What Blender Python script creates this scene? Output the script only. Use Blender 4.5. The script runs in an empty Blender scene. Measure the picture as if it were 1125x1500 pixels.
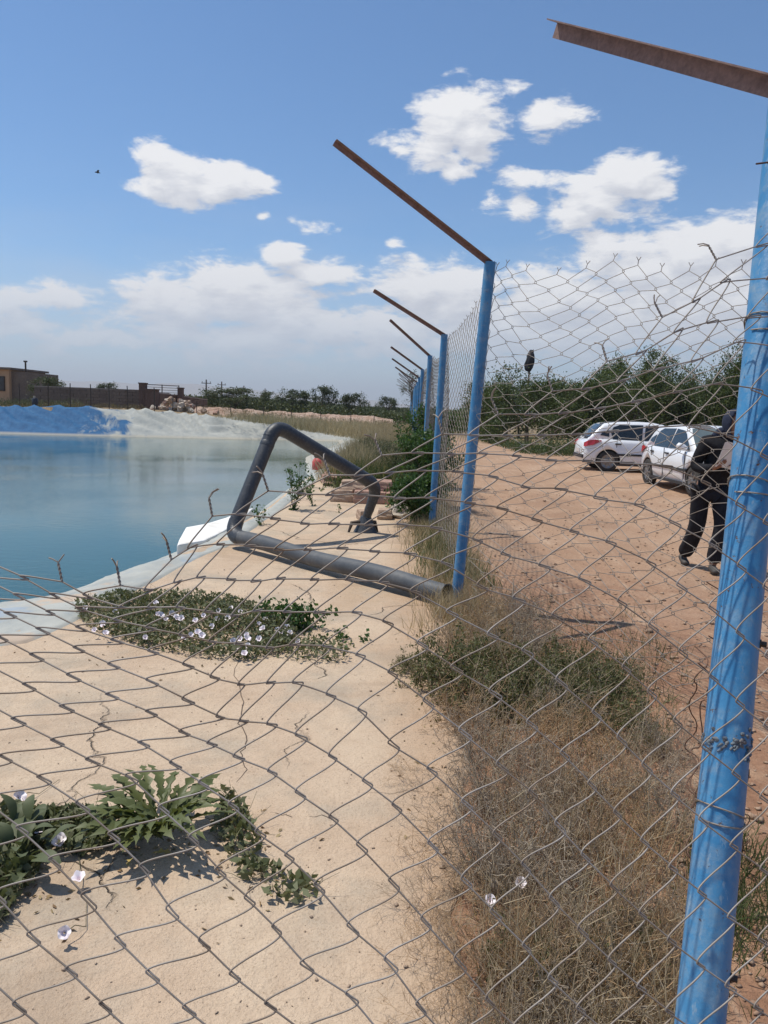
import bpy, math, random
import numpy as np
from mathutils import Vector, Matrix, noise as mnoise

# ------------------------------------------------------------------ camera
SC = bpy.context.scene
COL = SC.collection
F_PX, CX, CY = 1110.0, 562.5, 750.0
CAM_H = 1.55
PITCH, ROLL = math.radians(7.75), math.radians(2.0)
_F = np.array([0, math.cos(PITCH), -math.sin(PITCH)])
_R0 = np.array([1.0, 0, 0])
_U0 = np.array([0, math.sin(PITCH), math.cos(PITCH)])
_R = math.cos(ROLL) * _R0 + math.sin(ROLL) * _U0
_U = -math.sin(ROLL) * _R0 + math.cos(ROLL) * _U0
CAM = np.array([0, 0, CAM_H])
cam_data = bpy.data.cameras.new('camera')
cam = bpy.data.objects.new('camera', cam_data)
COL.objects.link(cam)
m = Matrix.Identity(4)
for r_ in range(3):
    m[r_][0] = _R[r_]; m[r_][1] = _U[r_]; m[r_][2] = -_F[r_]; m[r_][3] = CAM[r_]
cam.matrix_world = m
cam_data.sensor_fit = 'VERTICAL'
cam_data.sensor_height = 36.0
cam_data.lens = F_PX / 1500 * 36.0
cam_data.clip_start = 0.05
cam_data.clip_end = 30000
SC.camera = cam

def ray(px, py):
    return _F + (px - CX) / F_PX * _R + (CY - py) / F_PX * _U
def at(px, py, d):                       # point at view depth d
    return CAM + ray(px, py) * d
def onz(px, py, z=0.0):                  # point on the level z
    r = ray(px, py)
    return CAM + r * ((z - CAM_H) / r[2])
def aty(px, py, y):                      # point at world distance y
    r = ray(px, py)
    return CAM + r * (y / r[1])
def px_of(p):
    d = np.asarray(p, float) - CAM
    z = d @ _F
    return CX + F_PX * (d @ _R) / z, CY - F_PX * (d @ _U) / z, z

# ------------------------------------------------------------------ sun, sky, exposure
SUN_EL = math.radians(66)
SUN_AZ = math.radians(-72)               # measured from +Y towards +X: the sun stands to the left, a little ahead
SUN_STRENGTH = 4.0
SKY_STRENGTH = 0.1
EXPOSURE = 0.14
HAZE = .00028
sun_vec = Vector((math.cos(SUN_EL) * math.sin(SUN_AZ), math.cos(SUN_EL) * math.cos(SUN_AZ), math.sin(SUN_EL)))
sd = bpy.data.lights.new('sun', 'SUN')
sd.energy = SUN_STRENGTH; sd.angle = math.radians(0.53); sd.color = (1.0, 0.95, 0.86)
so = bpy.data.objects.new('sun', sd); COL.objects.link(so)
so.rotation_euler = (-sun_vec).to_track_quat('-Z', 'Y').to_euler()
so.location = (0, 0, 50)

SC.view_settings.view_transform = 'Standard'
SC.view_settings.look = 'None'
SC.view_settings.exposure = EXPOSURE
SC.view_settings.gamma = 1.0
SC.view_settings.use_curve_mapping = False

class NT:
    """small helper to write node trees"""
    def __init__(self, tree): self.t = tree; self.n = tree.nodes; self.l = tree.links
    def node(self, kind, **kw):
        n = self.n.new(kind)
        for k, v in kw.items(): setattr(n, k, v)
        return n
    def put(self, sock, v):
        if isinstance(v, bpy.types.NodeSocket): self.l.new(v, sock)
        elif v is not None: sock.default_value = v
    def math(self, op, a, b=None, c=None, clamp=False):
        n = self.node('ShaderNodeMath', operation=op, use_clamp=clamp)
        self.put(n.inputs[0], a)
        if b is not None: self.put(n.inputs[1], b)
        if c is not None: self.put(n.inputs[2], c)
        return n.outputs[0]
    def vmath(self, op, a, b=None):
        n = self.node('ShaderNodeVectorMath', operation=op)
        self.put(n.inputs[0], a)
        if b is not None: self.put(n.inputs[1], b)
        return n.outputs['Value'] if op in ('LENGTH', 'DOT_PRODUCT', 'DISTANCE') else n.outputs[0]
    def noise(self, vec, scale, detail=4, rough=.55, dist=0.0):
        n = self.node('ShaderNodeTexNoise')
        self.put(n.inputs['Vector'], vec); n.inputs['Scale'].default_value = scale
        n.inputs['Detail'].default_value = detail; n.inputs['Roughness'].default_value = rough
        n.inputs['Distortion'].default_value = dist
        return n.outputs['Fac']
    def ramp(self, fac, stops, interp='LINEAR'):
        n = self.node('ShaderNodeValToRGB'); r = n.color_ramp; r.interpolation = interp
        while len(r.elements) < len(stops): r.elements.new(0.5)
        for e, (p, c) in zip(r.elements, stops):
            e.position = p; e.color = (c, c, c, 1) if not hasattr(c, '__len__') else (*c[:3], 1)
        self.put(n.inputs[0], fac)
        return n.outputs[0]
    def mix(self, fac, a, b, blend='MIX'):
        n = self.node('ShaderNodeMix', data_type='RGBA', blend_type=blend)
        self.put(n.inputs[0], fac)
        for i, v in ((6, a), (7, b)):
            if hasattr(v, '__len__') and not isinstance(v, bpy.types.NodeSocket): v = (*v[:3], 1)
            self.put(n.inputs[i], v)
        return n.outputs[2]
    def maprange(self, v, a, b, c=0.0, d=1.0, smooth=False):
        n = self.node('ShaderNodeMapRange', interpolation_type='SMOOTHSTEP' if smooth else 'LINEAR')
        self.put(n.inputs[0], v); n.inputs[1].default_value = a; n.inputs[2].default_value = b
        n.inputs[3].default_value = c; n.inputs[4].default_value = d
        return n.outputs[0]

world = bpy.data.worlds.new('World'); SC.world = world; world.use_nodes = True
wt = NT(world.node_tree); wt.n.clear()
w_out = wt.node('ShaderNodeOutputWorld'); w_bg = wt.node('ShaderNodeBackground')
wt.l.new(w_bg.outputs[0], w_out.inputs[0]); w_bg.inputs[1].default_value = SKY_STRENGTH
sky = wt.node('ShaderNodeTexSky'); sky.sky_type = 'NISHITA'; sky.sun_disc = False
sky.sun_elevation = SUN_EL; sky.sun_rotation = SUN_AZ
sky.altitude = 600; sky.air_density = 1.0; sky.dust_density = .25; sky.ozone_density = 3.0
tc = wt.node('ShaderNodeTexCoord')
DIR = tc.outputs['Generated']

def azel(px, py):
    r = ray(px, py); r = r / np.linalg.norm(r)
    return math.atan2(r[0], r[1]), math.asin(r[2])
def half(px, py, rx, ry):
    a0, e0 = azel(px, py); a1, _ = azel(px + rx, py); _, e1 = azel(px, py - ry)
    return a0, e0, abs(a1 - a0), abs(e1 - e0)
#  cloud lobes read off the photograph: centre and half axes (turned into sky directions), weight
CLOUD = [
 (255,262,58,38,1),(320,272,70,34,1),(368,272,38,18,.9),(222,224,30,18,.7),
 (672,168,62,48,1),(700,195,46,42,1),(640,215,55,34,.9),(590,212,36,20,.7),(668,248,24,18,.8),
 (808,172,46,28,.85),(748,132,22,16,.45),(782,262,42,18,.55),(765,300,30,22,.6),(715,290,20,18,.5),
 (875,288,72,42,1),(930,262,62,42,1),(850,312,45,25,.8),(970,280,34,32,.8),
 (425,380,50,22,.9),(478,396,58,22,.9),(462,336,28,9,.42),(385,323,12,8,.5),(578,354,13,8,.5),
 (62,432,82,22,.9),(20,475,90,24,.75),(110,500,120,26,.6),
 (255,450,90,46,.95),(345,432,95,50,1.05),(410,455,85,46,.95),(470,480,80,40,.85),(330,500,170,34,.7),
 (625,425,75,44,.95),(680,430,80,50,1.0),(580,490,110,44,.85),
 (880,372,50,42,.9),(940,390,80,50,1),(1010,370,70,44,1),(1085,345,60,46,1),(1000,450,220,80,.95),(820,435,120,62,.85),
 (740,490,160,60,.8),(1200,330,120,60,.9),(-90,440,110,40,.8),
]
grp = bpy.data.node_groups.new('cloud_field', 'ShaderNodeTree')
grp.interface.new_socket('Vector', in_out='INPUT', socket_type='NodeSocketVector')
grp.interface.new_socket('Density', in_out='OUTPUT', socket_type='NodeSocketFloat')
g = NT(grp)
gi = g.node('NodeGroupInput'); go = g.node('NodeGroupOutput')
V = gi.outputs[0]
sx = g.node('ShaderNodeSeparateXYZ'); g.l.new(V, sx.inputs[0])
az = g.math('ARCTAN2', sx.outputs[0], sx.outputs[1]); el = g.math('ARCSINE', sx.outputs[2])
cx_ = g.node('ShaderNodeCombineXYZ'); g.l.new(az, cx_.inputs[0]); g.l.new(el, cx_.inputs[1])
P = cx_.outputs[0]
# warp the lobes a little so that no ellipse stays an ellipse
wn = g.node('ShaderNodeTexNoise'); g.put(wn.inputs['Vector'], V); wn.inputs['Scale'].default_value = 9; wn.inputs['Detail'].default_value = 3
wo = g.vmath('SUBTRACT', wn.outputs['Color'], (.5, .5, .5)); wo = g.vmath('MULTIPLY', wo, (.06, .045, 0))
P = g.vmath('ADD', P, wo)
field = None
for (px, py, rx, ry, wgt) in CLOUD:
    a0, e0, ra, re = half(px, py, rx, ry)
    q = g.vmath('SUBTRACT', P, (a0, e0, 0)); q = g.vmath('MULTIPLY', q, (1 / ra, 1 / re, 0))
    L = g.vmath('LENGTH', q)
    v = g.math('MULTIPLY_ADD', L, -.62 * wgt, .62 * wgt + (0.18 * wgt))
    field = v if field is None else g.math('SMOOTH_MAX', field, v, .12)
# scattered cumulus for the rest of the sky, all round
vs = g.vmath('MULTIPLY', V, (1, 1, 2.6))
bn = g.noise(vs, 3.3, 3, .5)
rest = g.maprange(bn, .50, .72, -.35, .55)
off = g.math('ABSOLUTE', az); rest_m = g.maprange(off, .62, .85, 0, 1)
hi = g.maprange(el, .60, .75, 0, 1); rest_m = g.math('MAXIMUM', rest_m, hi)
rest = g.math('MULTIPLY_ADD', rest_m, g.math('ADD', rest, 1.0), -1.0)
field = g.math('MAXIMUM', field, rest)
n1 = g.noise(vs, 17, 9, .62, .25)
n2 = g.noise(vs, 60, 4, .6)
d = g.math('ADD', field, g.math('MULTIPLY_ADD', n1, 1.5, -.78))
d = g.math('ADD', d, g.math('MULTIPLY_ADD', n2, .22, -.11))
g.l.new(d, go.inputs[0])
ca = wt.node('ShaderNodeGroup'); ca.node_tree = grp; wt.l.new(DIR, ca.inputs[0])
cb = wt.node('ShaderNodeGroup'); cb.node_tree = grp
so_ = Vector((-.35, .1, .93)).normalized() * .022
sh = wt.vmath('ADD', DIR, tuple(so_)); sh = wt.vmath('NORMALIZE', sh); wt.l.new(sh, cb.inputs[0])
D0, D1 = ca.outputs[0], cb.outputs[0]
alpha = wt.maprange(D0, .02, .34, 0, 1, True)
lit = wt.math('SUBTRACT', D0, D1)
lit = wt.math('MULTIPLY_ADD', lit, 1.5, .60, clamp=True)
sep = wt.node('ShaderNodeSeparateXYZ'); wt.l.new(DIR, sep.inputs[0])
elz = sep.outputs[2]
ccol = wt.ramp(lit, [(0, (5.6, 5.75, 6.3)), (.45, (6.7, 6.8, 7.2)), (1, (8.6, 8.55, 8.6))])
skyt = wt.mix(1.0, sky.outputs[0], (.76, 1.03, 1.20), 'MULTIPLY')
hz = wt.maprange(elz, .0, .20, 1, 0, True)           # distant air near the horizon
skyc = wt.mix(wt.math('MULTIPLY', hz, .5), skyt, (5.0, 5.4, 6.2))
# thin veil low down
veil = wt.noise(wt.vmath('MULTIPLY', DIR, (1, 1, 4)), 4, 5, .6)
veil = wt.math('MULTIPLY', wt.maprange(veil, .35, .7, 0, .38), wt.maprange(elz, .05, .30, 1, 0, True))
skyc = wt.mix(veil, skyc, (5.4, 5.6, 6.2))
ccol = wt.mix(wt.math('MULTIPLY', hz, .65), ccol, (5.7, 5.9, 6.5))
alpha = wt.math('MULTIPLY', alpha, wt.maprange(elz, .01, .14, .40, .97, True))
fin = wt.mix(alpha, skyc, ccol)
below = wt.maprange(elz, -.03, -.002, 0, 1)
fin = wt.mix(below, (2.2, 1.9, 1.6), fin)
wt.l.new(fin, w_bg.inputs[0])

# ------------------------------------------------------------------ object helpers
def tag(o, label=None, cat=None, group=None, kind=None):
    if label: o['label'] = label
    if cat: o['category'] = cat
    if group: o['group'] = group
    if kind: o['kind'] = kind
    return o
def link(o, parent=None):
    COL.objects.link(o)
    if parent is not None: o.parent = parent
    return o
def thing(name, label, cat, loc=(0, 0, 0), rotz=0.0, group=None):
    o = bpy.data.objects.new(name, None); o.empty_display_size = .1
    link(o); o.location = tuple(loc); o.rotation_euler = (0, 0, rotz)
    return tag(o, label, cat, group)
def arr_mesh(name, V, F, mat=None, smooth=False):
    V = np.ascontiguousarray(V, dtype=np.float32); F = np.ascontiguousarray(F, dtype=np.int32)
    me = bpy.data.meshes.new(name)
    nf, k = F.shape
    me.vertices.add(len(V)); me.vertices.foreach_set('co', V.ravel())
    me.loops.add(nf * k); me.loops.foreach_set('vertex_index', F.ravel())
    me.polygons.add(nf)
    me.polygons.foreach_set('loop_start', np.arange(0, nf * k, k, dtype=np.int32))
    if smooth: me.polygons.foreach_set('use_smooth', np.ones(nf, dtype=bool))
    me.update(calc_edges=True); me.validate()
    if mat: me.materials.append(mat)
    return me
class MB:
    """gathers polygons; build() links them as one mesh object"""
    def __init__(self): self.v = []; self.f = []; self.s = []
    def add(self, vs, fs, smooth=False):
        o = len(self.v); self.v += [tuple(map(float, p)) for p in vs]
        self.f += [[o + i for i in f] for f in fs]; self.s += [smooth] * len(fs)
    def box(self, c, s, rot=None):
        P = [Vector((sx * s[0] / 2, sy * s[1] / 2, sz * s[2] / 2)) for sz in (-1, 1) for sy in (-1, 1) for sx in (-1, 1)]
        if rot is not None: P = [rot @ p for p in P]
        c = Vector(c)
        self.add([p + c for p in P], [(0, 2, 3, 1), (4, 5, 7, 6), (0, 1, 5, 4), (2, 6, 7, 3), (0, 4, 6, 2), (1, 3, 7, 5)])
    def tube(self, pts, rad, sides=8, cap=True, smooth=True):
        pts = [Vector(p) for p in pts]; n = len(pts)
        if not hasattr(rad, '__len__'): rad = [rad] * n
        T = []
        for i in range(n):
            t = pts[min(i + 1, n - 1)] - pts[max(i - 1, 0)]
            T.append(t.normalized() if t.length > 1e-9 else Vector((0, 0, 1)))
        a = Vector((0, 0, 1)) if abs(T[0].z) < .9 else Vector((1, 0, 0))
        nrm = T[0].cross(a).normalized(); vs = []; fs = []
        for i in range(n):
            nrm = (nrm - T[i] * nrm.dot(T[i]))
            nrm = nrm.normalized() if nrm.length > 1e-9 else T[i].orthogonal().normalized()
            b = T[i].cross(nrm)
            for k in range(sides):
                an = 2 * math.pi * k / sides
                vs.append(pts[i] + (nrm * math.cos(an) + b * math.sin(an)) * rad[i])
        for i in range(n - 1):
            for k in range(sides):
                k2 = (k + 1) % sides
                fs.append((i * sides + k, i * sides + k2, (i + 1) * sides + k2, (i + 1) * sides + k))
        self.add(vs, fs, smooth)
        if cap:
            self.add(vs[:sides], [tuple(range(sides))[::-1]]); self.add(vs[-sides:], [tuple(range(sides))])
    def mesh(self, name, mat):
        me = bpy.data.meshes.new(name); me.from_pydata(self.v, [], self.f)
        me.polygons.foreach_set('use_smooth', self.s)
        if mat: me.materials.append(mat)
        me.update(); return me
    def build(self, name, mat, parent=None):
        return link(bpy.data.objects.new(name, self.mesh(name, mat)), parent)
def obj(name, me, parent=None):
    return link(bpy.data.objects.new(name, me), parent)
def copy_tree(o, parent=None):
    c = o.copy(); COL.objects.link(c); c.parent = parent
    for ch in o.children: copy_tree(ch, c)
    return c
def bevel(o, w, seg=2):
    md = o.modifiers.new('bevel', 'BEVEL'); md.width = w; md.segments = seg; md.limit_method = 'ANGLE'
    return o

# ------------------------------------------------------------------ materials
MATS = {}
def pmat(name, cols, scale=4.0, rough=.7, bump=0.0, bscale=None, metal=0.0, spec=.5, coords='Object', detail=5, fine=None, stretch=None, hard=.25, coat=0.0):
    """principled with a noise driven mix of two to four base colours and a relief"""
    if name in MATS: return MATS[name]
    mt = bpy.data.materials.new(name); mt.use_nodes = True; t = NT(mt.node_tree)
    bs = t.n['Principled BSDF']
    c = t.node('ShaderNodeTexCoord')
    vec = c.outputs[coords]
    if coords == 'World':
        vec = None
    if stretch: vec = t.vmath('MULTIPLY', vec, stretch)
    n = t.noise(vec, scale, detail, .6, .2)
    if len(cols) == 1: cols = [cols[0], tuple(x * .9 for x in cols[0])]
    lo, hi = .5 - hard, .5 + hard
    stops = [(lo + (hi - lo) * i / (len(cols) - 1), col) for i, col in enumerate(cols)]
    col = t.ramp(n, stops)
    if fine:
        fn = t.noise(vec, fine[0], 3, .7)
        col = t.mix(t.maprange(fn, .35, .65, 0, fine[1]), col, tuple(x * .45 for x in cols[0]))
    t.l.new(col, bs.inputs['Base Color'])
    bs.inputs['Roughness'].default_value = rough; bs.inputs['Metallic'].default_value = metal
    bs.inputs['Specular IOR Level'].default_value = spec; bs.inputs['Coat Weight'].default_value = coat
    if bump:
        b = t.node('ShaderNodeBump'); b.inputs['Strength'].default_value = 1.0; b.inputs['Distance'].default_value = bump
        t.l.new(t.noise(vec, bscale or scale * 4, 6, .65), b.inputs['Height']); t.l.new(b.outputs[0], bs.inputs['Normal'])
    MATS[name] = mt
    return mt
def leafmat(name, cols, rough=.55, trans=.35, spec=.4):
    """each leaf (mesh island) takes its own shade; some light passes through"""
    if name in MATS: return MATS[name]
    mt = bpy.data.materials.new(name); mt.use_nodes = True; t = NT(mt.node_tree)
    bs = t.n['Principled BSDF']; out = t.n['Material Output']
    ge = t.node('ShaderNodeNewGeometry')
    stops = [(i / max(1, len(cols) - 1), c) for i, c in enumerate(cols)]
    col = t.ramp(ge.outputs['Random Per Island'], stops)
    t.l.new(col, bs.inputs['Base Color']); bs.inputs['Roughness'].default_value = rough
    bs.inputs['Specular IOR Level'].default_value = spec
    if trans:
        tr = t.node('ShaderNodeBsdfTranslucent'); t.l.new(t.mix(.5, col, t.mix(1, col, (1.25, 1.25, .5), 'MULTIPLY')), tr.inputs[0])
        mx = t.node('ShaderNodeMixShader'); mx.inputs[0].default_value = trans
        t.l.new(bs.outputs[0], mx.inputs[1]); t.l.new(tr.outputs[0], mx.inputs[2]); t.l.new(mx.outputs[0], out.inputs[0])
    MATS[name] = mt
    return mt

M_WIRE = pmat('galvanised_wire', [(.34, .31, .28), (.26, .225, .19), (.21, .15, .10)], 9, .6, metal=.25, hard=.2)
M_WIRE_R = pmat('rusty_wire', [(.10, .055, .035), (.17, .09, .055)], 12, .8, metal=.2)
M_RUST = pmat('rusty_angle_iron', [(.20, .13, .115), (.30, .205, .18), (.16, .105, .09)], 14, .75, .0008, 120, metal=.15, fine=(60, .4))
# ------------------------------------------------------------------ blue post paint
def paint_mat():
    mt = bpy.data.materials.new('blue_post_paint'); mt.use_nodes = True; t = NT(mt.node_tree); bs = t.n['Principled BSDF']
    c = t.node('ShaderNodeTexCoord').outputs['Object']
    n = t.noise(t.vmath('MULTIPLY', c, (1, 1, .35)), 7, 6, .6)
    col = t.ramp(n, [(.3, (.032, .155, .33)), (.5, (.045, .215, .43)), (.7, (.085, .28, .49))])
    w = t.noise(c, 18, 7, .75)                       # dust and worn patches
    col = t.mix(t.maprange(w, .47, .68, 0, .55), col, (.28, .35, .39))
    r = t.noise(c, 34, 5, .8)                        # rust spots and chips
    chips = t.maprange(r, .635, .66, 0, 1)
    sc_ = t.noise(t.vmath('MULTIPLY', c, (1, 1, .06)), 70, 4, .7)
    col = t.mix(t.maprange(sc_, .60, .68, 0, .5), col, (.34, .42, .47))
    col = t.mix(chips, col, (.16, .085, .05))
    t.l.new(col, bs.inputs['Base Color'])
    t.l.new(t.maprange(w, .4, .7, .38, .62), bs.inputs['Roughness'])
    b = t.node('ShaderNodeBump'); b.inputs['Distance'].default_value = .0012
    t.l.new(t.math('SUBTRACT', t.noise(c, 60, 5, .7), chips), b.inputs['Height']); t.l.new(b.outputs[0], bs.inputs['Normal'])
    return mt
M_BLUE = paint_mat()

# ------------------------------------------------------------------ terrain
def smooth(a, b, x):
    t = np.clip((x - a) / (b - a), 0, 1); return t * t * (3 - 2 * t)
near_px = [(0, 948), (60, 922), (110, 897), (150, 876), (200, 853), (250, 829), (290, 810), (330, 796), (365, 768), (400, 748), (435, 718), (460, 700), (485, 684)]
rim = [(-36, 17, .95), (-36, 6, .5), (-24, .5, .0), (-9, 2.6, 0.0)]
rim += [(*onz(px, py)[:2], 0.0) for px, py in near_px]
NEAR_I0, = (3,)
far_px = [(500, 669, .03, None), (512, 661, .12, None), (535, 647, .22, None), (566, None, .32, 46), (480, None, .42, 46), (390, None, .58, 45), (300, None, .75, 44), (200, None, .98, 43), (100, None, 1.02, 42), (0, None, .92, 41.5), (-150, None, .92, 40)]
for px, py, z, d in far_px:
    if d is None: p = onz(px, py, z)
    else:
        py = px_of((0, d, z))[1]; p = aty(px, 600, d)
    rim.append((p[0], p[1], z))
rim.append((-40, 33, .95))
RIM = np.array(rim)
def poly_sd(X, Y, poly):
    """signed distance, positive inside"""
    n = len(poly); dmin = np.full(X.shape, 1e9); ins = np.zeros(X.shape, bool)
    for i in range(n):
        x1, y1 = poly[i][:2]; x2, y2 = poly[(i + 1) % n][:2]
        dx, dy = x2 - x1, y2 - y1
        t = np.clip(((X - x1) * dx + (Y - y1) * dy) / (dx * dx + dy * dy), 0, 1)
        dmin = np.minimum(dmin, np.hypot(X - x1 - t * dx, Y - y1 - t * dy))
        c = (y1 > Y) != (y2 > Y)
        with np.errstate(divide='ignore', invalid='ignore'):
            xi = (x2 - x1) * (Y - y1) / (y2 - y1 if y2 != y1 else 1e-9) + x1
        ins ^= c & (X < xi)
    return np.where(ins, dmin, -dmin)
def vnoise(X, Y, s, seed=0, oct=4):
    """cheap value noise on arrays"""
    rng = np.random.RandomState(seed); tab = rng.rand(256, 256); out = np.zeros(X.shape); a = 1.0; tot = 0
    for o in range(oct):
        x = X * s + 17.3 * o; y = Y * s + 9.1 * o
        xi = np.floor(x).astype(int); yi = np.floor(y).astype(int); fx = x - xi; fy = y - yi
        fx = fx * fx * (3 - 2 * fx); fy = fy * fy * (3 - 2 * fy)
        g00 = tab[xi % 256, yi % 256]; g10 = tab[(xi + 1) % 256, yi % 256]; g01 = tab[xi % 256, (yi + 1) % 256]; g11 = tab[(xi + 1) % 256, (yi + 1) % 256]
        out += a * ((g00 * (1 - fx) + g10 * fx) * (1 - fy) + (g01 * (1 - fx) + g11 * fx) * fy); tot += a; a *= .5; s *= 2.03
    return out / tot - .5
def base_h(X, Y):
    A = np.interp(X, [-30, -21, -18, -14, -10, -7, -3.3, 0, 3], [.9, .92, 1.02, .98, .75, .58, .42, .33, .33])
    side = 1 - smooth(1.5, 6.0, X - .02 * Y)
    left = smooth(-22, -34, X) * .6
    h = np.maximum(smooth(15, 40, Y) * A * side, left * smooth(3, 15, Y))
    h = h + .55 * smooth(-2, 8, X) * smooth(60, 200, Y)
    return h
def ground_h(X, Y):
    h = base_h(X, Y)
    R = np.hypot(X, Y)
    road = smooth(.9, 1.5, X)
    h = h + vnoise(X, Y, 1.3, 3) * .05 * (.3 + road) + vnoise(X, Y, 7, 5, 3) * .022 * road
    h = h + smooth(60, 400, R) * vnoise(X, Y, .012, 8) * 2.0
    h = h - .02 * (1 - smooth(14, 20, Y)) 
    # two worn wheel tracks along the road
    for tx in (3.0, 4.7):
        c = tx + .06 * (Y - 5) + .25 * np.sin(Y * .23)
        h = h - .03 * np.exp(-((X - c) / .28) ** 2) * (Y < 30) * (Y > 0)
    return h
xs_a = np.concatenate([np.arange(-180, -40, 2.5), np.arange(-40, 40, .28), np.arange(40, 180, 2.5)])
r1 = np.exp(np.arange(math.log(.5), math.log(62), .021)); r2 = np.exp(np.arange(math.log(62), math.log(9000), .07))[1:]
rr = np.concatenate([r1, r2])
AA, RR = np.meshgrid(np.radians(xs_a), rr)
GX, GY = RR * np.sin(AA), RR * np.cos(AA)
sd_ = poly_sd(GX, GY, RIM)
GZ = ground_h(GX, GY)
thr = np.where((GY < 17) & (GX > -13), -.32, .2)
GZ = np.where(sd_ > thr, np.minimum(GZ, base_h(GX, GY) - np.minimum((sd_ - thr) * 1.8, 3.2) - .06), GZ)
na, nr = len(xs_a), len(rr)
idx = np.arange(na * nr).reshape(nr, na)
nx = np.roll(idx, -1, axis=1)
Fq = np.stack([idx[:-1], nx[:-1], nx[1:], idx[1:]], -1).reshape(-1, 4)
def ground_mat():
    mt = bpy.data.materials.new('bare_dirt'); mt.use_nodes = True; t = NT(mt.node_tree); bs = t.n['Principled BSDF']
    p = t.node('ShaderNodeNewGeometry').outputs['Position']
    s = t.node('ShaderNodeSeparateXYZ'); t.l.new(p, s.inputs[0])
    n1 = t.noise(p, .55, 6, .62, .3); n2 = t.noise(p, 6, 6, .7); n3 = t.noise(p, 45, 4, .75)
    road = t.ramp(n1, [(.3, (.36, .225, .145)), (.5, (.44, .285, .185)), (.7, (.52, .36, .25))])
    near = t.ramp(n2, [(.3, (.24, .125, .075)), (.5, (.33, .185, .115)), (.68, (.43, .27, .17))])
    wob = t.math('MULTIPLY_ADD', n1, 6, -3)
    k = t.maprange(t.math('ADD', s.outputs[1], wob), 4.5, 9.5, 1, 0, True)
    col = t.mix(k, road, near)
    scrub = t.ramp(t.noise(p, .9, 7, .7), [(.3, (.16, .12, .07)), (.5, (.25, .19, .11)), (.7, (.34, .26, .16))])
    k2 = t.maprange(t.math('SUBTRACT', s.outputs[0], t.math('MULTIPLY', s.outputs[1], .03)), .4, 1.3, 1, 0)
    k2 = t.math('MULTIPLY', k2, t.maprange(s.outputs[1], 9, 14, 0, 1))
    k3 = t.maprange(s.outputs[1], 33, 42, 0, 1)
    col = t.mix(t.math('MAXIMUM', k2, k3), col, scrub)
    col = t.mix(t.maprange(n3, .38, .62, .38, 0), col, (.15, .085, .05))
    st = t.noise(t.vmath('MULTIPLY', p, (2.6, .5, 1)), 2.2, 6, .7)
    col = t.mix(t.maprange(st, .54, .70, 0, .45), col, (.56, .42, .30))
    t.l.new(col, bs.inputs['Base Color']); bs.inputs['Roughness'].default_value = .95; bs.inputs['Specular IOR Level'].default_value = .15
    b = t.node('ShaderNodeBump'); b.inputs['Distance'].default_value = .03
    hh = t.math('ADD', n2, t.math('MULTIPLY', n3, .35)); t.l.new(hh, b.inputs['Height']); t.l.new(b.outputs[0], bs.inputs['Normal'])
    return mt
ground = obj('ground', arr_mesh('ground', np.stack([GX, GY, GZ], -1).reshape(-1, 3), Fq, ground_mat(), True))
# the hole at the camera's foot
hub = np.vstack([[0, 0, float(GZ[0].mean())], np.stack([GX[0], GY[0], GZ[0]], -1)])
ground_cap = obj('ground_patch', arr_mesh('ground_patch', hub, np.array([[0, 1 + (i + 1) % na, 1 + i] for i in range(na)]), ground.data.materials[0]), None)
tag(ground, kind='structure'); tag(ground_cap, kind='structure')

# concrete apron between pond and fence
rim_near = RIM[2:18]
rim_near = rim_near[np.argsort(rim_near[:, 1])]
ys = np.concatenate([np.arange(-1.5, 8, .045), np.arange(8, 20, .11)])
xl = np.interp(ys, rim_near[:, 1], rim_near[:, 0]) - .12
xl = np.maximum(xl, -14)
xr = np.interp(ys, [-2, 1, 2, 3.3, 4.6, 6, 10, 13, 16, 19, 20], [.22, .24, .30, .40, .46, .52, .50, .30, -.25, -1.2, -1.6])
xr = xr + vnoise(ys, ys * 0 + 3, 1.8, 4, 5) * .34
NC = 90
u = np.linspace(0, 1, NC) ** .8
PX = xl[:, None] + (xr - xl)[:, None] * u[None, :]; PY = np.repeat(ys[:, None], NC, 1)
def slab_h(X, Y):
    return vnoise(X, Y, .6, 11, 3) * .045 + vnoise(X, Y, 4, 12, 3) * .008 + base_h(X, Y) + .006
PZ = slab_h(PX, PY)
n0 = PX.size; idx = np.arange(n0).reshape(PX.shape)
Fc = np.stack([idx[:-1, :-1], idx[:-1, 1:], idx[1:, 1:], idx[1:, :-1]], -1).reshape(-1, 4)
Vc = np.stack([PX, PY, PZ], -1).reshape(-1, 3)
edge = idx[:, -1]; skirt = Vc[edge].copy(); skirt[:, 2] -= .09; skirt[:, 0] += .02
si = n0 + np.arange(len(edge))
Fs = np.stack([edge[:-1], si[:-1], si[1:], edge[1:]], -1)
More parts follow.
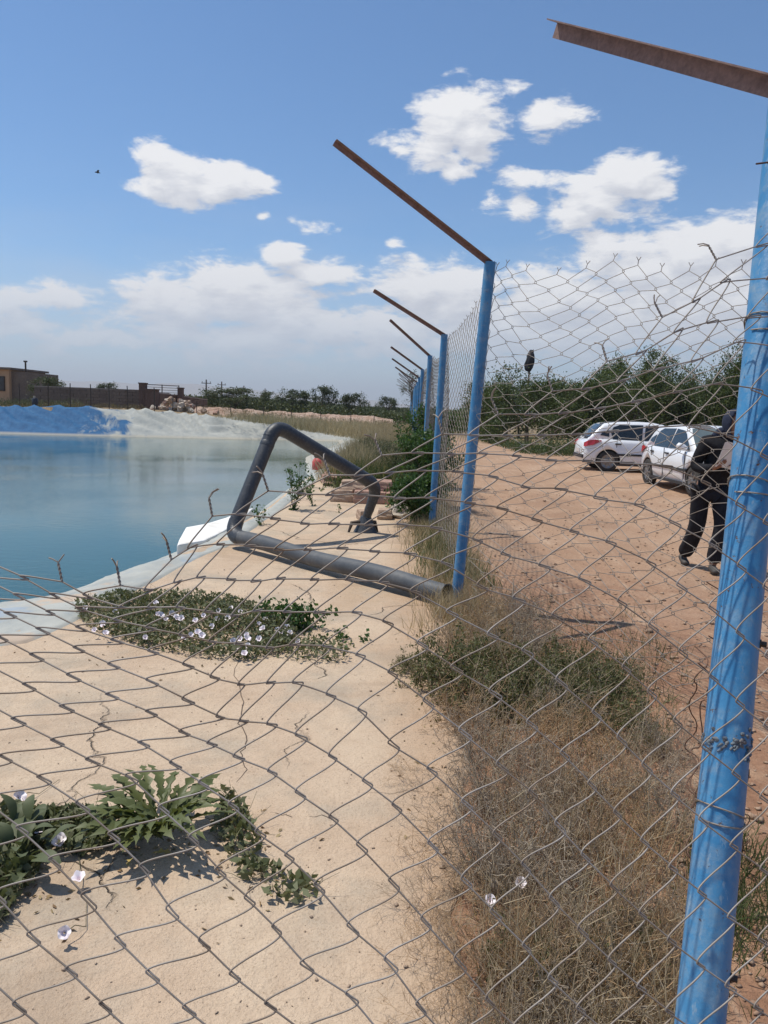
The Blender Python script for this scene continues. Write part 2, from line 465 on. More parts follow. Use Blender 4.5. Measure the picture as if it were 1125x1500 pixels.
def concrete_mat():
    mt = bpy.data.materials.new('dusty_concrete'); mt.use_nodes = True; t = NT(mt.node_tree); bs = t.n['Principled BSDF']
    p = t.node('ShaderNodeNewGeometry').outputs['Position']
    n1 = t.noise(p, .9, 6, .6, .4); n2 = t.noise(p, 9, 6, .7); n3 = t.noise(p, 90, 3, .8); n4 = t.noise(p, 260, 2, .7)
    col = t.ramp(n1, [(.28, (.47, .34, .225)), (.45, (.54, .405, .285)), (.6, (.58, .45, .32)), (.75, (.50, .405, .305))])
    grey = t.noise(p, 1.7, 5, .6)
    col = t.mix(t.maprange(grey, .50, .64, 0, .7), col, (.40, .335, .255))
    sp = t.node('ShaderNodeSeparateXYZ'); t.l.new(p, sp.inputs[0])
    spill = t.maprange(t.math('ADD', sp.outputs[0], t.math('MULTIPLY', n2, .5)), .15, .55, 0, .65, True)
    col = t.mix(spill, col, (.42, .275, .17))
    damp = t.noise(t.vmath('MULTIPLY', p, (1, 2.2, 1)), .8, 4, .55, 1.2)
    col = t.mix(t.maprange(damp, .56, .68, 0, .4), col, (.36, .26, .18))
    col = t.mix(t.maprange(n2, .35, .55, .22, 0), col, (.36, .25, .165))
    col = t.mix(t.maprange(n3, .54, .68, 0, .5), col, (.28, .19, .12))
    n5 = t.noise(t.vmath('MULTIPLY', p, (1, 1.6, 1)), 38, 5, .8)
    col = t.mix(t.maprange(n5, .56, .70, 0, .45), col, (.30, .21, .14))
    col = t.mix(t.maprange(n4, .30, .40, .5, 0), col, (.62, .50, .37))
    vo = t.node('ShaderNodeTexVoronoi', feature='DISTANCE_TO_EDGE'); wv = t.node('ShaderNodeTexNoise'); wv.inputs['Scale'].default_value = 3.0; wv.inputs['Detail'].default_value = 6
    t.put(wv.inputs['Vector'], p); t.put(vo.inputs['Vector'], t.vmath('ADD', p, t.vmath('MULTIPLY', wv.outputs['Color'], (.5, .5, 0)))); vo.inputs['Scale'].default_value = .55
    cr = t.maprange(vo.outputs['Distance'], .0, .004, 1, 0)
    cr = t.math('MULTIPLY', cr, t.maprange(t.noise(p, 1.1, 2), .5, .6, 0, 1))
    col = t.mix(t.math('MULTIPLY', cr, .6), col, (.18, .13, .09))
    t.l.new(col, bs.inputs['Base Color']); bs.inputs['Roughness'].default_value = .92; bs.inputs['Specular IOR Level'].default_value = .2
    b = t.node('ShaderNodeBump'); b.inputs['Distance'].default_value = .016
    h = t.math('ADD', t.math('MULTIPLY', n2, 1.2), t.math('MULTIPLY', n3, .35)); h = t.math('SUBTRACT', h, cr)
    t.l.new(h, b.inputs['Height']); t.l.new(b.outputs[0], bs.inputs['Normal'])
    return mt
M_CONC = concrete_mat()
pavement = tag(obj('pavement', arr_mesh('pavement', np.vstack([Vc, skirt]), np.vstack([Fc, Fs]), M_CONC, True)), kind='structure')
# the long crack across it
M_CRACK = pmat('crack_gap', [(.10, .07, .05)], 5, .95)
def zc(x, y): return float(slab_h(np.array([x]), np.array([y]))[0])
for pts in ([(352, 955), (344, 990), (356, 1030), (350, 1058), (362, 1085), (352, 1105), (361, 1128), (340, 1150)],
            [(396, 1190), (430, 1197), (470, 1196), (505, 1206)]):
    P3 = [onz(*q) for q in pts]; c = MB(); rnd = random.Random(3)
    fine = []
    for a_, b_ in zip(P3[:-1], P3[1:]):
        for k in range(4):
            q = a_ + (b_ - a_) * k / 4; fine.append((q[0] + rnd.uniform(-.01, .01), q[1] + rnd.uniform(-.01, .01)))
    vs = []; 
    for i, q in enumerate(fine):
        w = .0022 * (1 - abs(2 * i / len(fine) - 1) ** 3) + .0004
        z = zc(*q) + .0015
        vs += [(q[0] - w, q[1], z), (q[0] + w, q[1] + w * .3, z)]
    c.add(vs, [(2 * i, 2 * i + 1, 2 * i + 3, 2 * i + 2) for i in range(len(fine) - 1)])
    c.build('crack', M_CRACK, pavement)

# ------------------------------------------------------------------ pond water
WZ = -.40
def water_mat():
    mt = bpy.data.materials.new('pond_water'); mt.use_nodes = True; t = NT(mt.node_tree); bs = t.n['Principled BSDF']
    p = t.node('ShaderNodeNewGeometry').outputs['Position']
    n = t.noise(p, .22, 3, .5)
    col = t.ramp(n, [(.3, (.020, .076, .076)), (.7, (.030, .098, .092))])
    t.l.new(col, bs.inputs['Base Color']); bs.inputs['Roughness'].default_value = .03; bs.inputs['IOR'].default_value = 1.333
    bs.inputs['Specular IOR Level'].default_value = .5
    w1 = t.noise(t.vmath('MULTIPLY', p, (1, 1.8, 1)), 5, 3, .55); w2 = t.noise(t.vmath('MULTIPLY', p, (1, 2.2, 1)), 19, 3, .6)
    patch = t.maprange(t.noise(p, .16, 3, .6), .42, .6, .25, 1)
    b = t.node('ShaderNodeBump'); b.inputs['Strength'].default_value = 1; b.inputs['Distance'].default_value = .0045
    t.l.new(t.math('MULTIPLY', t.math('ADD', w1, t.math('MULTIPLY', w2, .4)), patch), b.inputs['Height']); t.l.new(b.outputs[0], bs.inputs['Normal'])
    return mt
cen = RIM[:, :2].mean(0)
wat = MB(); wat.add([(p[0], p[1], WZ) for p in RIM], [tuple(range(len(RIM)))])
water = tag(wat.build('water', water_mat()), kind='structure')

# ------------------------------------------------------------------ liner round the pond
def resample(P, step_near):
    out = [P[0]]
    for a_, b_ in zip(P[:-1], P[1:]):
        L = np.hypot(*(b_ - a_)[:2]); R = np.hypot(*((a_ + b_) / 2)[:2]); n = max(1, int(L / (step_near(R))))
        for k in range(1, n + 1): out.append(a_ + (b_ - a_) * k / n)
    return np.array(out)
closed = np.vstack([RIM, RIM[:1]])
# round the corners (Chaikin)
for _ in range(2):
    q = closed[:-1] * .75 + closed[1:] * .25; s_ = closed[:-1] * .25 + closed[1:] * .75
    c2 = np.empty((2 * len(q), 3)); c2[0::2] = q; c2[1::2] = s_
    closed = np.vstack([c2, c2[:1]])
RS = resample(closed, lambda R: np.clip(R * .0048, .04, .18))[:-1]
T = np.roll(RS, -1, 0) - np.roll(RS, 1, 0); T[:, 2] = 0; T /= np.linalg.norm(T, axis=1)[:, None]
Nn = np.stack([-T[:, 1], T[:, 0], 0 * T[:, 0]], -1)
if poly_sd((RS[:, 0] + Nn[:, 0] * .3)[:5], (RS[:, 1] + Nn[:, 1] * .3)[:5], RIM).mean() < 0: Nn = -Nn
ker = np.ones(9) / 9
for k in range(2):
    Np = np.vstack([Nn[-4:], Nn, Nn[:4]]); Nn[:, 0] = np.convolve(Np[:, 0], ker, 'valid'); Nn[:, 1] = np.convolve(Np[:, 1], ker, 'valid')
Nn /= np.linalg.norm(Nn, axis=1)[:, None]
arc = np.concatenate([[0], np.cumsum(np.hypot(*(RS[1:] - RS[:-1])[:, :2].T))])
NV = 34
vv = np.linspace(0, 1, NV)
farness = smooth(20, 30, np.hypot(RS[:, 0], RS[:, 1]))
W_in = np.where(farness > 0, 1, 1) * ((1.15 - .5 * smooth(8, 11, RS[:, 1])) * (1 - farness) + 2.1 * farness)      # horizontal run down into the water
# near bank: the run widens where the photo shows a broad pale flap
XYn = RS[:, :2]
W_in = W_in * (1 + .35 * vnoise(arc, arc * 0, .5, 21, 2) * (1 - farness))
flap = smooth(6.3, 5.2, RS[:, 1]) * smooth(-1.9, -2.2, RS[:, 0]) * smooth(-9, -6, RS[:, 0])
W_in = W_in + 1.7 * flap
LV = np.zeros((len(RS), NV, 3))
for j, v in enumerate(vv):
    if v < .12: off_, dz = -.16 * (1 - v / .12), 0 * arc
    else:
        s1 = (v - .12) / .88; off_ = s1; dz = None
    if dz is not None:
        off_v = np.full(len(RS), off_); z = base_h(RS[:, 0], RS[:, 1]) * 0 + np.maximum(RS[:, 2], base_h(RS[:, 0] + 0, RS[:, 1])) + .035 - .02 * (1 - v / .12)
    else:
        off_v = s1 * W_in * 1.25
        ztop = np.maximum(RS[:, 2], base_h(RS[:, 0], RS[:, 1])) + .035
        z = ztop + (WZ - .14 - ztop) * (s1 ** np.where(farness > .5, 1.0, 1.25))
    LV[:, j, 0] = RS[:, 0] + Nn[:, 0] * off_v; LV[:, j, 1] = RS[:, 1] + Nn[:, 1] * off_v; LV[:, j, 2] = z
A_, V_ = np.meshgrid(arc, vv, indexing='ij')
FR = farness[:, None]
env = np.clip((V_ - .02) * 9, 0, 1) * np.clip((.80 - V_) * 4, 0, 1)
leftness = smooth(-3, -9, RS[:, 0])[:, None]
fold = 1 - np.abs(2 * vnoise(A_ * 1.0 + V_ * 2.8 * leftness, V_ * .9, 1.5, 31, 3)) * 2.4
ph_ = A_ * .85 + V_ * 2.4 * leftness + 1.6 * vnoise(A_, V_ * 1.5, .45, 41, 2) * 2
fold = np.sign(np.sin(6.283 * ph_)) * np.abs(np.sin(6.283 * ph_)) ** 1.4 * (.35 + 1.5 * (vnoise(A_ * .7, V_, .5, 43, 2) + .35).clip(0, 1))
LV[:, :, 2] += env * FR * (fold * (.035 + .085 * leftness) + vnoise(A_, V_ * 2, .4, 33, 2) * .09 * V_)
LV[:, :, 2] += env * (1 - FR) * (vnoise(A_, V_ * 2.2, 1.3, 35, 3) * .10 + vnoise(A_ + V_, V_ * 3, 4, 36, 3) * .045)
LV[:, 0, 2] -= .05
rimwob = vnoise(arc, arc * 0 + 2, .8, 38, 3) * .035
LV[:, :6, 2] += (rimwob * farness)[:, None]
nL = len(RS); idx = np.arange(nL * NV).reshape(nL, NV); nxt = np.roll(idx, -1, 0)
FL = np.stack([idx[:, :-1], nxt[:, :-1], nxt[:, 1:], idx[:, 1:]], -1).reshape(-1, 4)
def liner_mat():
    mt = bpy.data.materials.new('pond_liner'); mt.use_nodes = True; t = NT(mt.node_tree); bs = t.n['Principled BSDF']
    p = t.node('ShaderNodeNewGeometry').outputs['Position']
    s = t.node('ShaderNodeSeparateXYZ'); t.l.new(p, s.inputs[0])
    n = t.noise(p, .55, 5, .6, .6); n2 = t.noise(p, 2.6, 6, .7, .4)
    blue = t.ramp(n2, [(.3, (.016, .085, .20)), (.6, (.032, .13, .27)), (.85, (.08, .19, .31))])
    white = t.ramp(n2, [(.25, (.28, .30, .29)), (.5, (.38, .385, .35)), (.75, (.46, .455, .40))])
    xw = t.math('ADD', s.outputs[0], t.math('MULTIPLY_ADD', n, 14, -7.0))
    k = t.maprange(xw, -14.9, -13.6, 1, 0)
    kf = t.maprange(s.outputs[1], 24, 27, 0, 1); k = t.math('MULTIPLY', k, kf)
    col = t.mix(k, white, blue)
    # torn pale top edge and a scum line at the water
    nearb = t.math('MULTIPLY', t.maprange(t.noise(p, 1.6, 4, .6, .5), .56, .64, 0, .35), t.maprange(s.outputs[1], 7.5, 8.5, 1, 0))
    col = t.mix(nearb, col, (.22, .34, .50))
    tan = t.math('MULTIPLY', t.maprange(t.noise(t.vmath('ADD', p, (5, 2, 0)), 1.9, 4, .6), .55, .63, 0, .7), t.maprange(s.outputs[1], 6.6, 7.6, 1, 0))
    col = t.mix(tan, col, (.52, .37, .25))
    scum = t.math('MULTIPLY', t.maprange(s.outputs[2], WZ + .04, WZ + .13, 1, 0), kf)
    col = t.mix(t.math('MULTIPLY', scum, .75), col, (.42, .38, .30))
    t.l.new(col, bs.inputs['Base Color']); bs.inputs['Roughness'].default_value = .75; bs.inputs['Specular IOR Level'].default_value = .2
    b = t.node('ShaderNodeBump'); b.inputs['Distance'].default_value = .03
    t.l.new(t.noise(t.vmath('MULTIPLY', p, (1, 1, .35)), 2.2, 3, .5, .8), b.inputs['Height']); t.l.new(b.outputs[0], bs.inputs['Normal'])
    return mt
M_LINER = liner_mat()
liner = tag(obj('pond_liner', arr_mesh('pond_liner', LV.reshape(-1, 3), FL, M_LINER, True)), kind='structure')

# ------------------------------------------------------------------ mountains far off
def ridge(name, dist, xs, hs, seed, mat):
    n = len(xs); V_ = []; F_ = []
    for i in range(n):
        for j, (k, dd) in enumerate(((0, -500), (.45, -250), (.8, -90), (1, 0), (.6, 300), (0, 800))):
            V_.append((xs[i], dist + dd + 60 * math.sin(i * 1.7 + j), hs[i] * k + 2))
    m_ = 6
    for i in range(n - 1):
        for j in range(m_ - 1): F_.append((i * m_ + j, (i + 1) * m_ + j, (i + 1) * m_ + j + 1, i * m_ + j + 1))
    return tag(obj(name, arr_mesh(name, np.array(V_, float), np.array(F_), mat, True)), kind='structure')
M_HILL = pmat('bare_rock_slope', [(.24, .19, .15), (.30, .24, .19), (.20, .17, .14)], .002, .95)
xs_ = np.arange(-4200, 900, 70.0)
hx = 60 + 90 * np.abs(vnoise(xs_, xs_ * 0, .0011, 51, 5)) * 2 + 60 * np.exp(-((xs_ + 1350) / 240) ** 2) + 70 * np.exp(-((xs_ + 2500) / 420) ** 2)
hx *= smooth(900, -600, xs_)
ridge('mountains', 5200, xs_, hx, 1, M_HILL)
# ------------------------------------------------------------------ fence posts
def angle_iron(mb, a, b, w, up, t=.004):
    """an L section from a to b, one flange along up, the other square to it"""
    a, b = Vector(a), Vector(b); d_ = (b - a).normalized()
    u_ = (Vector(up) - d_ * Vector(up).dot(d_)).normalized(); s_ = d_.cross(u_)
    prof = [(0, 0), (w, 0), (w, t), (t, t), (t, w), (0, w)]
    vs = [a + s_ * x + u_ * y for x, y in prof] + [b + s_ * x + u_ * y for x, y in prof]
    fs = [(i, (i + 1) % 6, 6 + (i + 1) % 6, 6 + i) for i in range(6)]
    mb.add(vs, fs); mb.add(vs[:6], [(0, 5, 4, 3), (0, 3, 2, 1)]); mb.add(vs[6:], [(0, 1, 2, 3), (0, 3, 4, 5)])
def make_post(base, top, tip, label, dia=.085, armw=.04, up=(0, 0, -1), group='blue steel posts of the fence', detail=True):
    base, top, tip = Vector(base), Vector(top), Vector(tip)
    t = thing('fence_post', label, 'fence post', base, 0, group)
    o_ = base
    p = MB(); ax = (top - base)
    n = 10 if detail else 3
    p.tube([ax * (i / n) - (ax.normalized() * .15 if i == 0 else Vector()) for i in range(n + 1)], dia / 2, 28 if detail else 10)
    p.build('pole', M_BLUE, t)
    a_ = MB(); angle_iron(a_, top - o_ + Vector((0, 0, .004)), tip - o_, armw, up); a_.build('arm', M_RUST, t)
    if detail:
        w = MB(); rnd = random.Random(int(base.y * 10))
        for k in range(10):
            an = k * .63; r_ = dia * .42
            q = ax + Vector((math.cos(an) * r_, math.sin(an) * r_, -.002))
            w.tube([q + Vector((0, 0, -.006)), q + Vector((0, 0, rnd.uniform(.002, .008)))], [.005, .003], 6)
        w.build('weld_bead', M_RUST, t)
    return t
# the near post
pn_lo, pn_hi = at(1025, 1500, 1.39), at(1115, 560, 1.65)
dn = pn_hi - pn_lo
near_base = pn_lo + dn * ((-.02 - pn_lo[2]) / dn[2])
kt = [k for k in np.linspace(1, 2, 2000) if px_of(pn_lo + dn * k)[1] <= 119][0]
near_top = pn_lo + dn * kt
near_tip = at(818, 32, 2.55)
t_near = make_post(near_base, near_top, near_tip, 'thick blue steel post close by, dusty paint, coiled wire shadows across it', .086, .048, (0, 0, -1))
# ragged weld collar and bolts on the near post
ax = Vector(near_top) - Vector(near_base)
def on_near(py, ang, out=0.0):
    ks = [k for k in np.linspace(-.6, 1.6, 3000) if px_of(pn_lo + dn * k)[1] <= py]
    c = pn_lo + dn * ks[0]; d_ = Vector(dn).normalized(); side = d_.cross(Vector((0, 1, 0))).normalized(); fr = side.cross(d_)
    return Vector(c) + (side * math.cos(ang) + fr * math.sin(ang)) * (.043 + out) - Vector(near_base)
M_SCAR = pmat('blue_weld_scar', [(.05, .13, .26), (.14, .17, .19), (.13, .075, .05)], 40, .6, .002, 200)
w = MB(); rnd = random.Random(5)
for k in range(110):
    an = rnd.uniform(0, 2 * math.pi); py = 1088 + rnd.gauss(0, 8)
    q = on_near(py, an, -.004); q2 = on_near(py + rnd.uniform(-7, 7), an + rnd.uniform(.1, .35), rnd.uniform(0, .004))
    w.tube([q, (q + q2) / 2 + Vector((0, 0, .002)), q2], [.003, rnd.uniform(.003, .0055), .002], 6)
w.build('weld_collar', M_SCAR, t_near)
M_DARKMETAL = pmat('dark_bolt_metal', [(.05, .04, .035), (.10, .07, .05)], 30, .6, metal=.6)
sgn = 1
for py in (938, 1420):
    c_, o2 = on_near(py, math.pi + .45, -.006), on_near(py, math.pi + .45, .012)
    b_ = MB(); b_.tube([c_, o2], .006, 6, smooth=False); b_.tube([c_, c_ + (o2 - c_) * .45], .009, 10); b_.build('bolt', M_DARKMETAL, t_near)
# a tie wire wound round the post
M_TIE = M_WIRE
for py in (470, 705, 1180):
    w = MB(); pts = []
    for k in range(30):
        pts.append(on_near(py + 10 * math.sin(k * .3) + k * .6, k * .42, .003))
    w.tube(pts, .0016, 6); w.build('tie_wire', M_TIE, t_near)
# loose rusty end sticking out beside its top
w = MB(); q = at(1150, 244, 1.74); w.tube([q - np.array(near_base), at(1124, 238, 1.72) - near_base, at(1108, 240, 1.70) - near_base], .0022, 6)
w.build('loose_wire', M_WIRE_R, t_near)

posts = []   # (base px, base py or None, depth y, top px, top py, tip px, tip py, tip depth offset)
def post_px(bx, by, tx, ty, ipx, ipy, zb=0.0, d=None, lean=0.0, tipd=-.35):
    b = onz(bx, by, zb) if d is None else aty(bx, by, d)
    if d is not None: b = np.array([b[0], b[1], zb])
    tp = aty(tx, ty, b[1] + lean); tip = aty(ipx, ipy, b[1] + lean + tipd)
    return b, tp, tip
posts.append(post_px(668, 884, 718, 384, 491, 206, tipd=-.45))
posts.append(post_px(632, 774, 651, 490, 548, 424))
far_x = lambda y: .70 + max(0, y - 12) * .028
def sim_post(y, tx, ty, ipx, ipy):
    tp = aty(tx, ty, y); zb = float(base_h(np.array([tp[0]]), np.array([y]))[0]) - .05
    return np.array([tp[0] - .02, y, zb]), tp, aty(ipx + 3 * math.sin(y * 3.3), ipy + 5 * math.sin(y * 5.1), y - .3)
posts.append(sim_post(14.1, 630, 521, 570, 466))
posts.append(sim_post(18.1, 619, 541, 573, 512))
posts.append(sim_post(22.2, 614.5, 553, 577, 524))
posts.append(sim_post(26.3, 611.5, 560, 582, 533))
yy = 30.4; k = 0
while len(posts) < 15:
    tx = 609.0 - k * .85; ty = 565 + k * 1.9
    posts.append(sim_post(yy, tx, ty, tx - 27 + k * 1.2, ty - 22 + k * 1.2)); yy += 4.1; k += 1
plabels = ['blue steel post the black pipe butts against, long rusty arm above it', 'second blue post along the fence, beside the green bush',
           'third blue post along the fence, its foot hidden behind the green bush']
for i, (b, tp, tip) in enumerate(posts):
    lab = plabels[i] if i < 3 else '%s blue post in the distant row closing up along the fence' % ['fourth', 'fifth', 'sixth', 'seventh', 'eighth', 'ninth', 'tenth', 'eleventh', 'twelfth', 'thirteenth', 'fourteenth', 'last'][i - 3]
    make_post(b, tp, tip, lab, .088 if i < 3 else .085, .04 if i < 6 else .028, (0, 0, -1), detail=i < 3)

# ------------------------------------------------------------------ chain link
def soft_strand(nodes, reps=2):
    """rounds a polyline by corner cutting"""
    P_ = np.array(nodes)
    for _ in range(reps):
        q = P_[:-1] * .75 + P_[1:] * .25; s_ = P_[:-1] * .25 + P_[1:] * .75
        o_ = np.empty((2 * len(q) + 2, 3)); o_[0] = P_[0]; o_[-1] = P_[-1]; o_[1:-1:2] = q; o_[2:-1:2] = s_; P_ = o_
    return P_
def twist(mb, a, d_, r, L=.034, fork=.018, rnd=random):
    """the two cut ends of a mesh wire, twisted and forked"""
    a = Vector(a); d_ = Vector(d_).normalized(); s1 = d_.orthogonal().normalized(); s2 = d_.cross(s1)
    for ph in (0, math.pi):
        pts = [a + d_ * (L * k / 14) + (s1 * math.cos(ph + k * 1.0) + s2 * math.sin(ph + k * 1.0)) * r * 1.05 for k in range(15)]
        e = pts[-1]; out = (s1 * rnd.uniform(-1, 1) + s2 * rnd.uniform(-1, 1)).normalized()
        pts += [e + d_ * fork * .5 + out * fork * .5, e + d_ * fork * .7 + out * fork * rnd.uniform(.7, 1.2)]
        mb.tube(pts, r, 6)

# the sagging mesh hung in front of the camera, from the near post across the apron.
# lattice index (i, j) of each crossing and where the photograph shows it
LAT = {(-3,2):(15,900),(-2,2):(63,924),(-1,2):(116,951),(0,2):(169,976),(1,2):(223,999),(2,2):(276,1027),(3,2):(323,1051),(4,2):(358,1056),(5,2):(398,1061),(6,2):(440,1079),(7,2):(488,1109),(8,2):(537,1146),(9,2):(582,1183),(10,2):(633,1238),(11,2):(683,1292),(12,2):(727,1341),(13,2):(770,1388),
 (-4,3):(27,873),(-3,3):(73,897),(-2,3):(120,921),(-1,3):(171,939),(0,3):(224,955),(1,3):(275,975),(2,3):(315,993),(3,3):(353,1003),(4,3):(396,1000),(5,3):(437,1000),(6,3):(485,1019),(7,3):(530,1042),(8,3):(576,1091),(9,3):(632,1129),(10,3):(686,1180),(11,3):(729,1225),(12,3):(770,1270),(13,3):(812,1320),
 (-5,4):(35,846),(-4,4):(81,873),(-3,4):(119,892),(-2,4):(173,909),(2,4):(350,943),(3,4):(395,949),(4,4):(432,944),(5,4):(479,947),(6,4):(528,960),(7,4):(576,987),(8,4):(627,1030),(9,4):(681,1075),(10,4):(736,1124),(11,4):(780,1162),(12,4):(820,1212),
 (-5,5):(91,852),(-4,5):(130,874),(-3,5):(180,890),(1,5):(344,902),(2,5):(377,894),(3,5):(421,896),(4,5):(469,897),(5,5):(521,897),(6,5):(568,912),(7,5):(617,944),(8,5):(668,980),
 (-3,6):(219,864),(-2,6):(261,852),(-1,6):(295,845),(0,6):(339,849),(1,6):(375,851),(2,6):(412,847),(3,6):(460,849),(4,6):(512,849),(5,6):(561,853),(6,6):(609,867),(7,6):(663,899),(8,6):(723,932),(9,6):(771,955),(10,6):(822,1000),(11,6):(873,1046),(12,6):(911,1085),
 (-3,7):(251,820),(-2,7):(283,800),(-1,7):(324,797),(0,7):(367,799),(1,7):(409,805),(2,7):(451,805),(3,7):(500,803),(4,7):(549,808),(5,7):(600,811),(6,7):(654,826),(7,7):(707,861),(8,7):(759,878),(9,7):(815,904),(10,7):(868,940),(11,7):(917,980),(12,7):(956,1017),(13,7):(993,1058),
 (-2,8):(311,756),(-1,8):(353,753),(0,8):(403,760),(1,8):(448,767),(2,8):(489,767),(3,8):(541,769),(4,8):(589,768),(5,8):(640,773),(6,8):(701,792),(7,8):(740,812),(8,8):(797,829),(9,8):(856,850),(10,8):(911,883),(11,8):(958,920),(12,8):(1000,957),(13,8):(1045,993),
 (-1,9):(393,719),(0,9):(441,723),(1,9):(483,725),(2,9):(531,724),(3,9):(585,730),(4,9):(631,729),(5,9):(689,737),(6,9):(737,745),(7,9):(787,762),(8,9):(841,779),(9,9):(896,795),(10,9):(953,825),(11,9):(1000,860),(12,9):(1045,893),(13,9):(1084,929),
 (0,10):(483,696),(1,10):(525,697),(2,10):(571,692),(3,10):(617,689),(4,10):(669,691),(5,10):(722,698),(6,10):(771,714),(7,10):(822,716),(8,10):(880,730),(9,10):(937,740),(10,10):(990,767),(11,10):(1044,799),(12,10):(1086,831),
 (1,11):(559,667),(2,11):(613,663),(3,11):(660,665),(8,11):(918,678),(9,11):(978,683),(10,11):(1034,707),(11,11):(1083,740),(12,11):(1124,767),
 (6,16):(970,465),(7,17):(1049,380),(7,16):(1020,440),(8,17):(1118,359),(8,16):(1062,412),(6,15):(940,516),(7,15):(994,484),(8,15):(1045,471),(9,15):(1104,464),(7,14):(965,540),(8,14):(1022,527),(9,14):(1084,500),
 (0,1):(108,992),(-1,1):(53,962),(1,1):(163,1019),(2,1):(221,1044),(3,1):(271,1074),(4,1):(311,1090),(5,1):(350,1110),(6,1):(399,1131),(7,1):(440,1163),(8,1):(488,1199),(9,1):(530,1241),(10,1):(576,1294),(11,1):(625,1352),(12,1):(674,1412),(13,1):(718,1468),
 (0,0):(41,1005),(1,0):(97,1037),(2,0):(154,1064),(3,0):(209,1089),(4,0):(257,1121),(5,0):(298,1149),(6,0):(341,1180),(7,0):(382,1222),(8,0):(424,1255),(9,0):(468,1300),(10,0):(516,1360),(11,0):(572,1412),(12,0):(616,1476),
 (3,-1):(137,1116),(4,-1):(193,1140),(5,-1):(240,1186),(6,-1):(284,1230),(7,-1):(322,1277),(8,-1):(366,1319),(9,-1):(404,1361),(10,-1):(449,1416),(11,-1):(515,1461),
 (3,-2):(63,1141),(4,-2):(120,1181),(5,-2):(166,1225),(6,-2):(211,1273),(7,-2):(253,1338),(8,-2):(299,1383),(9,-2):(344,1430),(10,-2):(395,1473),
 (4,-3):(31,1215),(5,-3):(80,1263),(6,-3):(130,1320),(7,-3):(176,1379),(8,-3):(224,1430),(6,-4):(50,1375),(7,-4):(104,1424),(8,-4):(152,1474),(7,-5):(30,1477)}
keys = np.array(list(LAT.keys()), float); vals = np.array([LAT[tuple(map(int, k))] for k in keys], float)
def tps_fit(X, Y, lam=0.02):
    n = len(X); D2 = ((X[:, None] - X[None]) ** 2).sum(-1); K = np.where(D2 > 0, .5 * D2 * np.log(D2 + 1e-12), 0) + lam * np.eye(n)
    Pm = np.hstack([np.ones((n, 1)), X]); A = np.zeros((n + 3, n + 3)); A[:n, :n] = K; A[:n, n:] = Pm; A[n:, :n] = Pm.T
    W = np.linalg.solve(A, np.vstack([Y, np.zeros((3, Y.shape[1]))]))
    def f(Q):
        D2 = ((Q[:, None] - X[None]) ** 2).sum(-1); K = np.where(D2 > 0, .5 * D2 * np.log(D2 + 1e-12), 0)
        return K @ W[:n] + np.hstack([np.ones((len(Q), 1)), Q]) @ W[n:]
    return f
tps = tps_fit(keys, vals)
def mdepth(px, py):
    t = np.clip((1500 - py) / 800, -.4, 1.5)
    return 1.08 + .30 * np.sign(t) * abs(t) ** 1.1 + .12 * np.clip(px / 1125, -.3, 1.3)
I0, I1, J0, J1 = -8, 30, -14, 20
NODE = {}
ii, jj = np.meshgrid(np.arange(I0, I1), np.arange(J0, J1), indexing='ij')
QQ = np.stack([ii.ravel(), jj.ravel()], -1).astype(float); PP = tps(QQ)
for (i, j), (px, py) in zip(QQ.astype(int), PP):
    if (i, j) in LAT: px, py = LAT[(i, j)]
    if i - j >= -10 and -170 < px < 1330 and 200 < py < 1800:
        NODE[(i, j)] = at(px, py, mdepth(px, py))
near_mesh = thing('chain_link_mesh', 'sagging chain link mesh hanging loose across the view in front of the thick post', 'wire mesh', near_base)
O_ = np.array(near_base)
rnd = random.Random(11)
WR = .00145
cs = sorted({i + j for i, j in NODE})
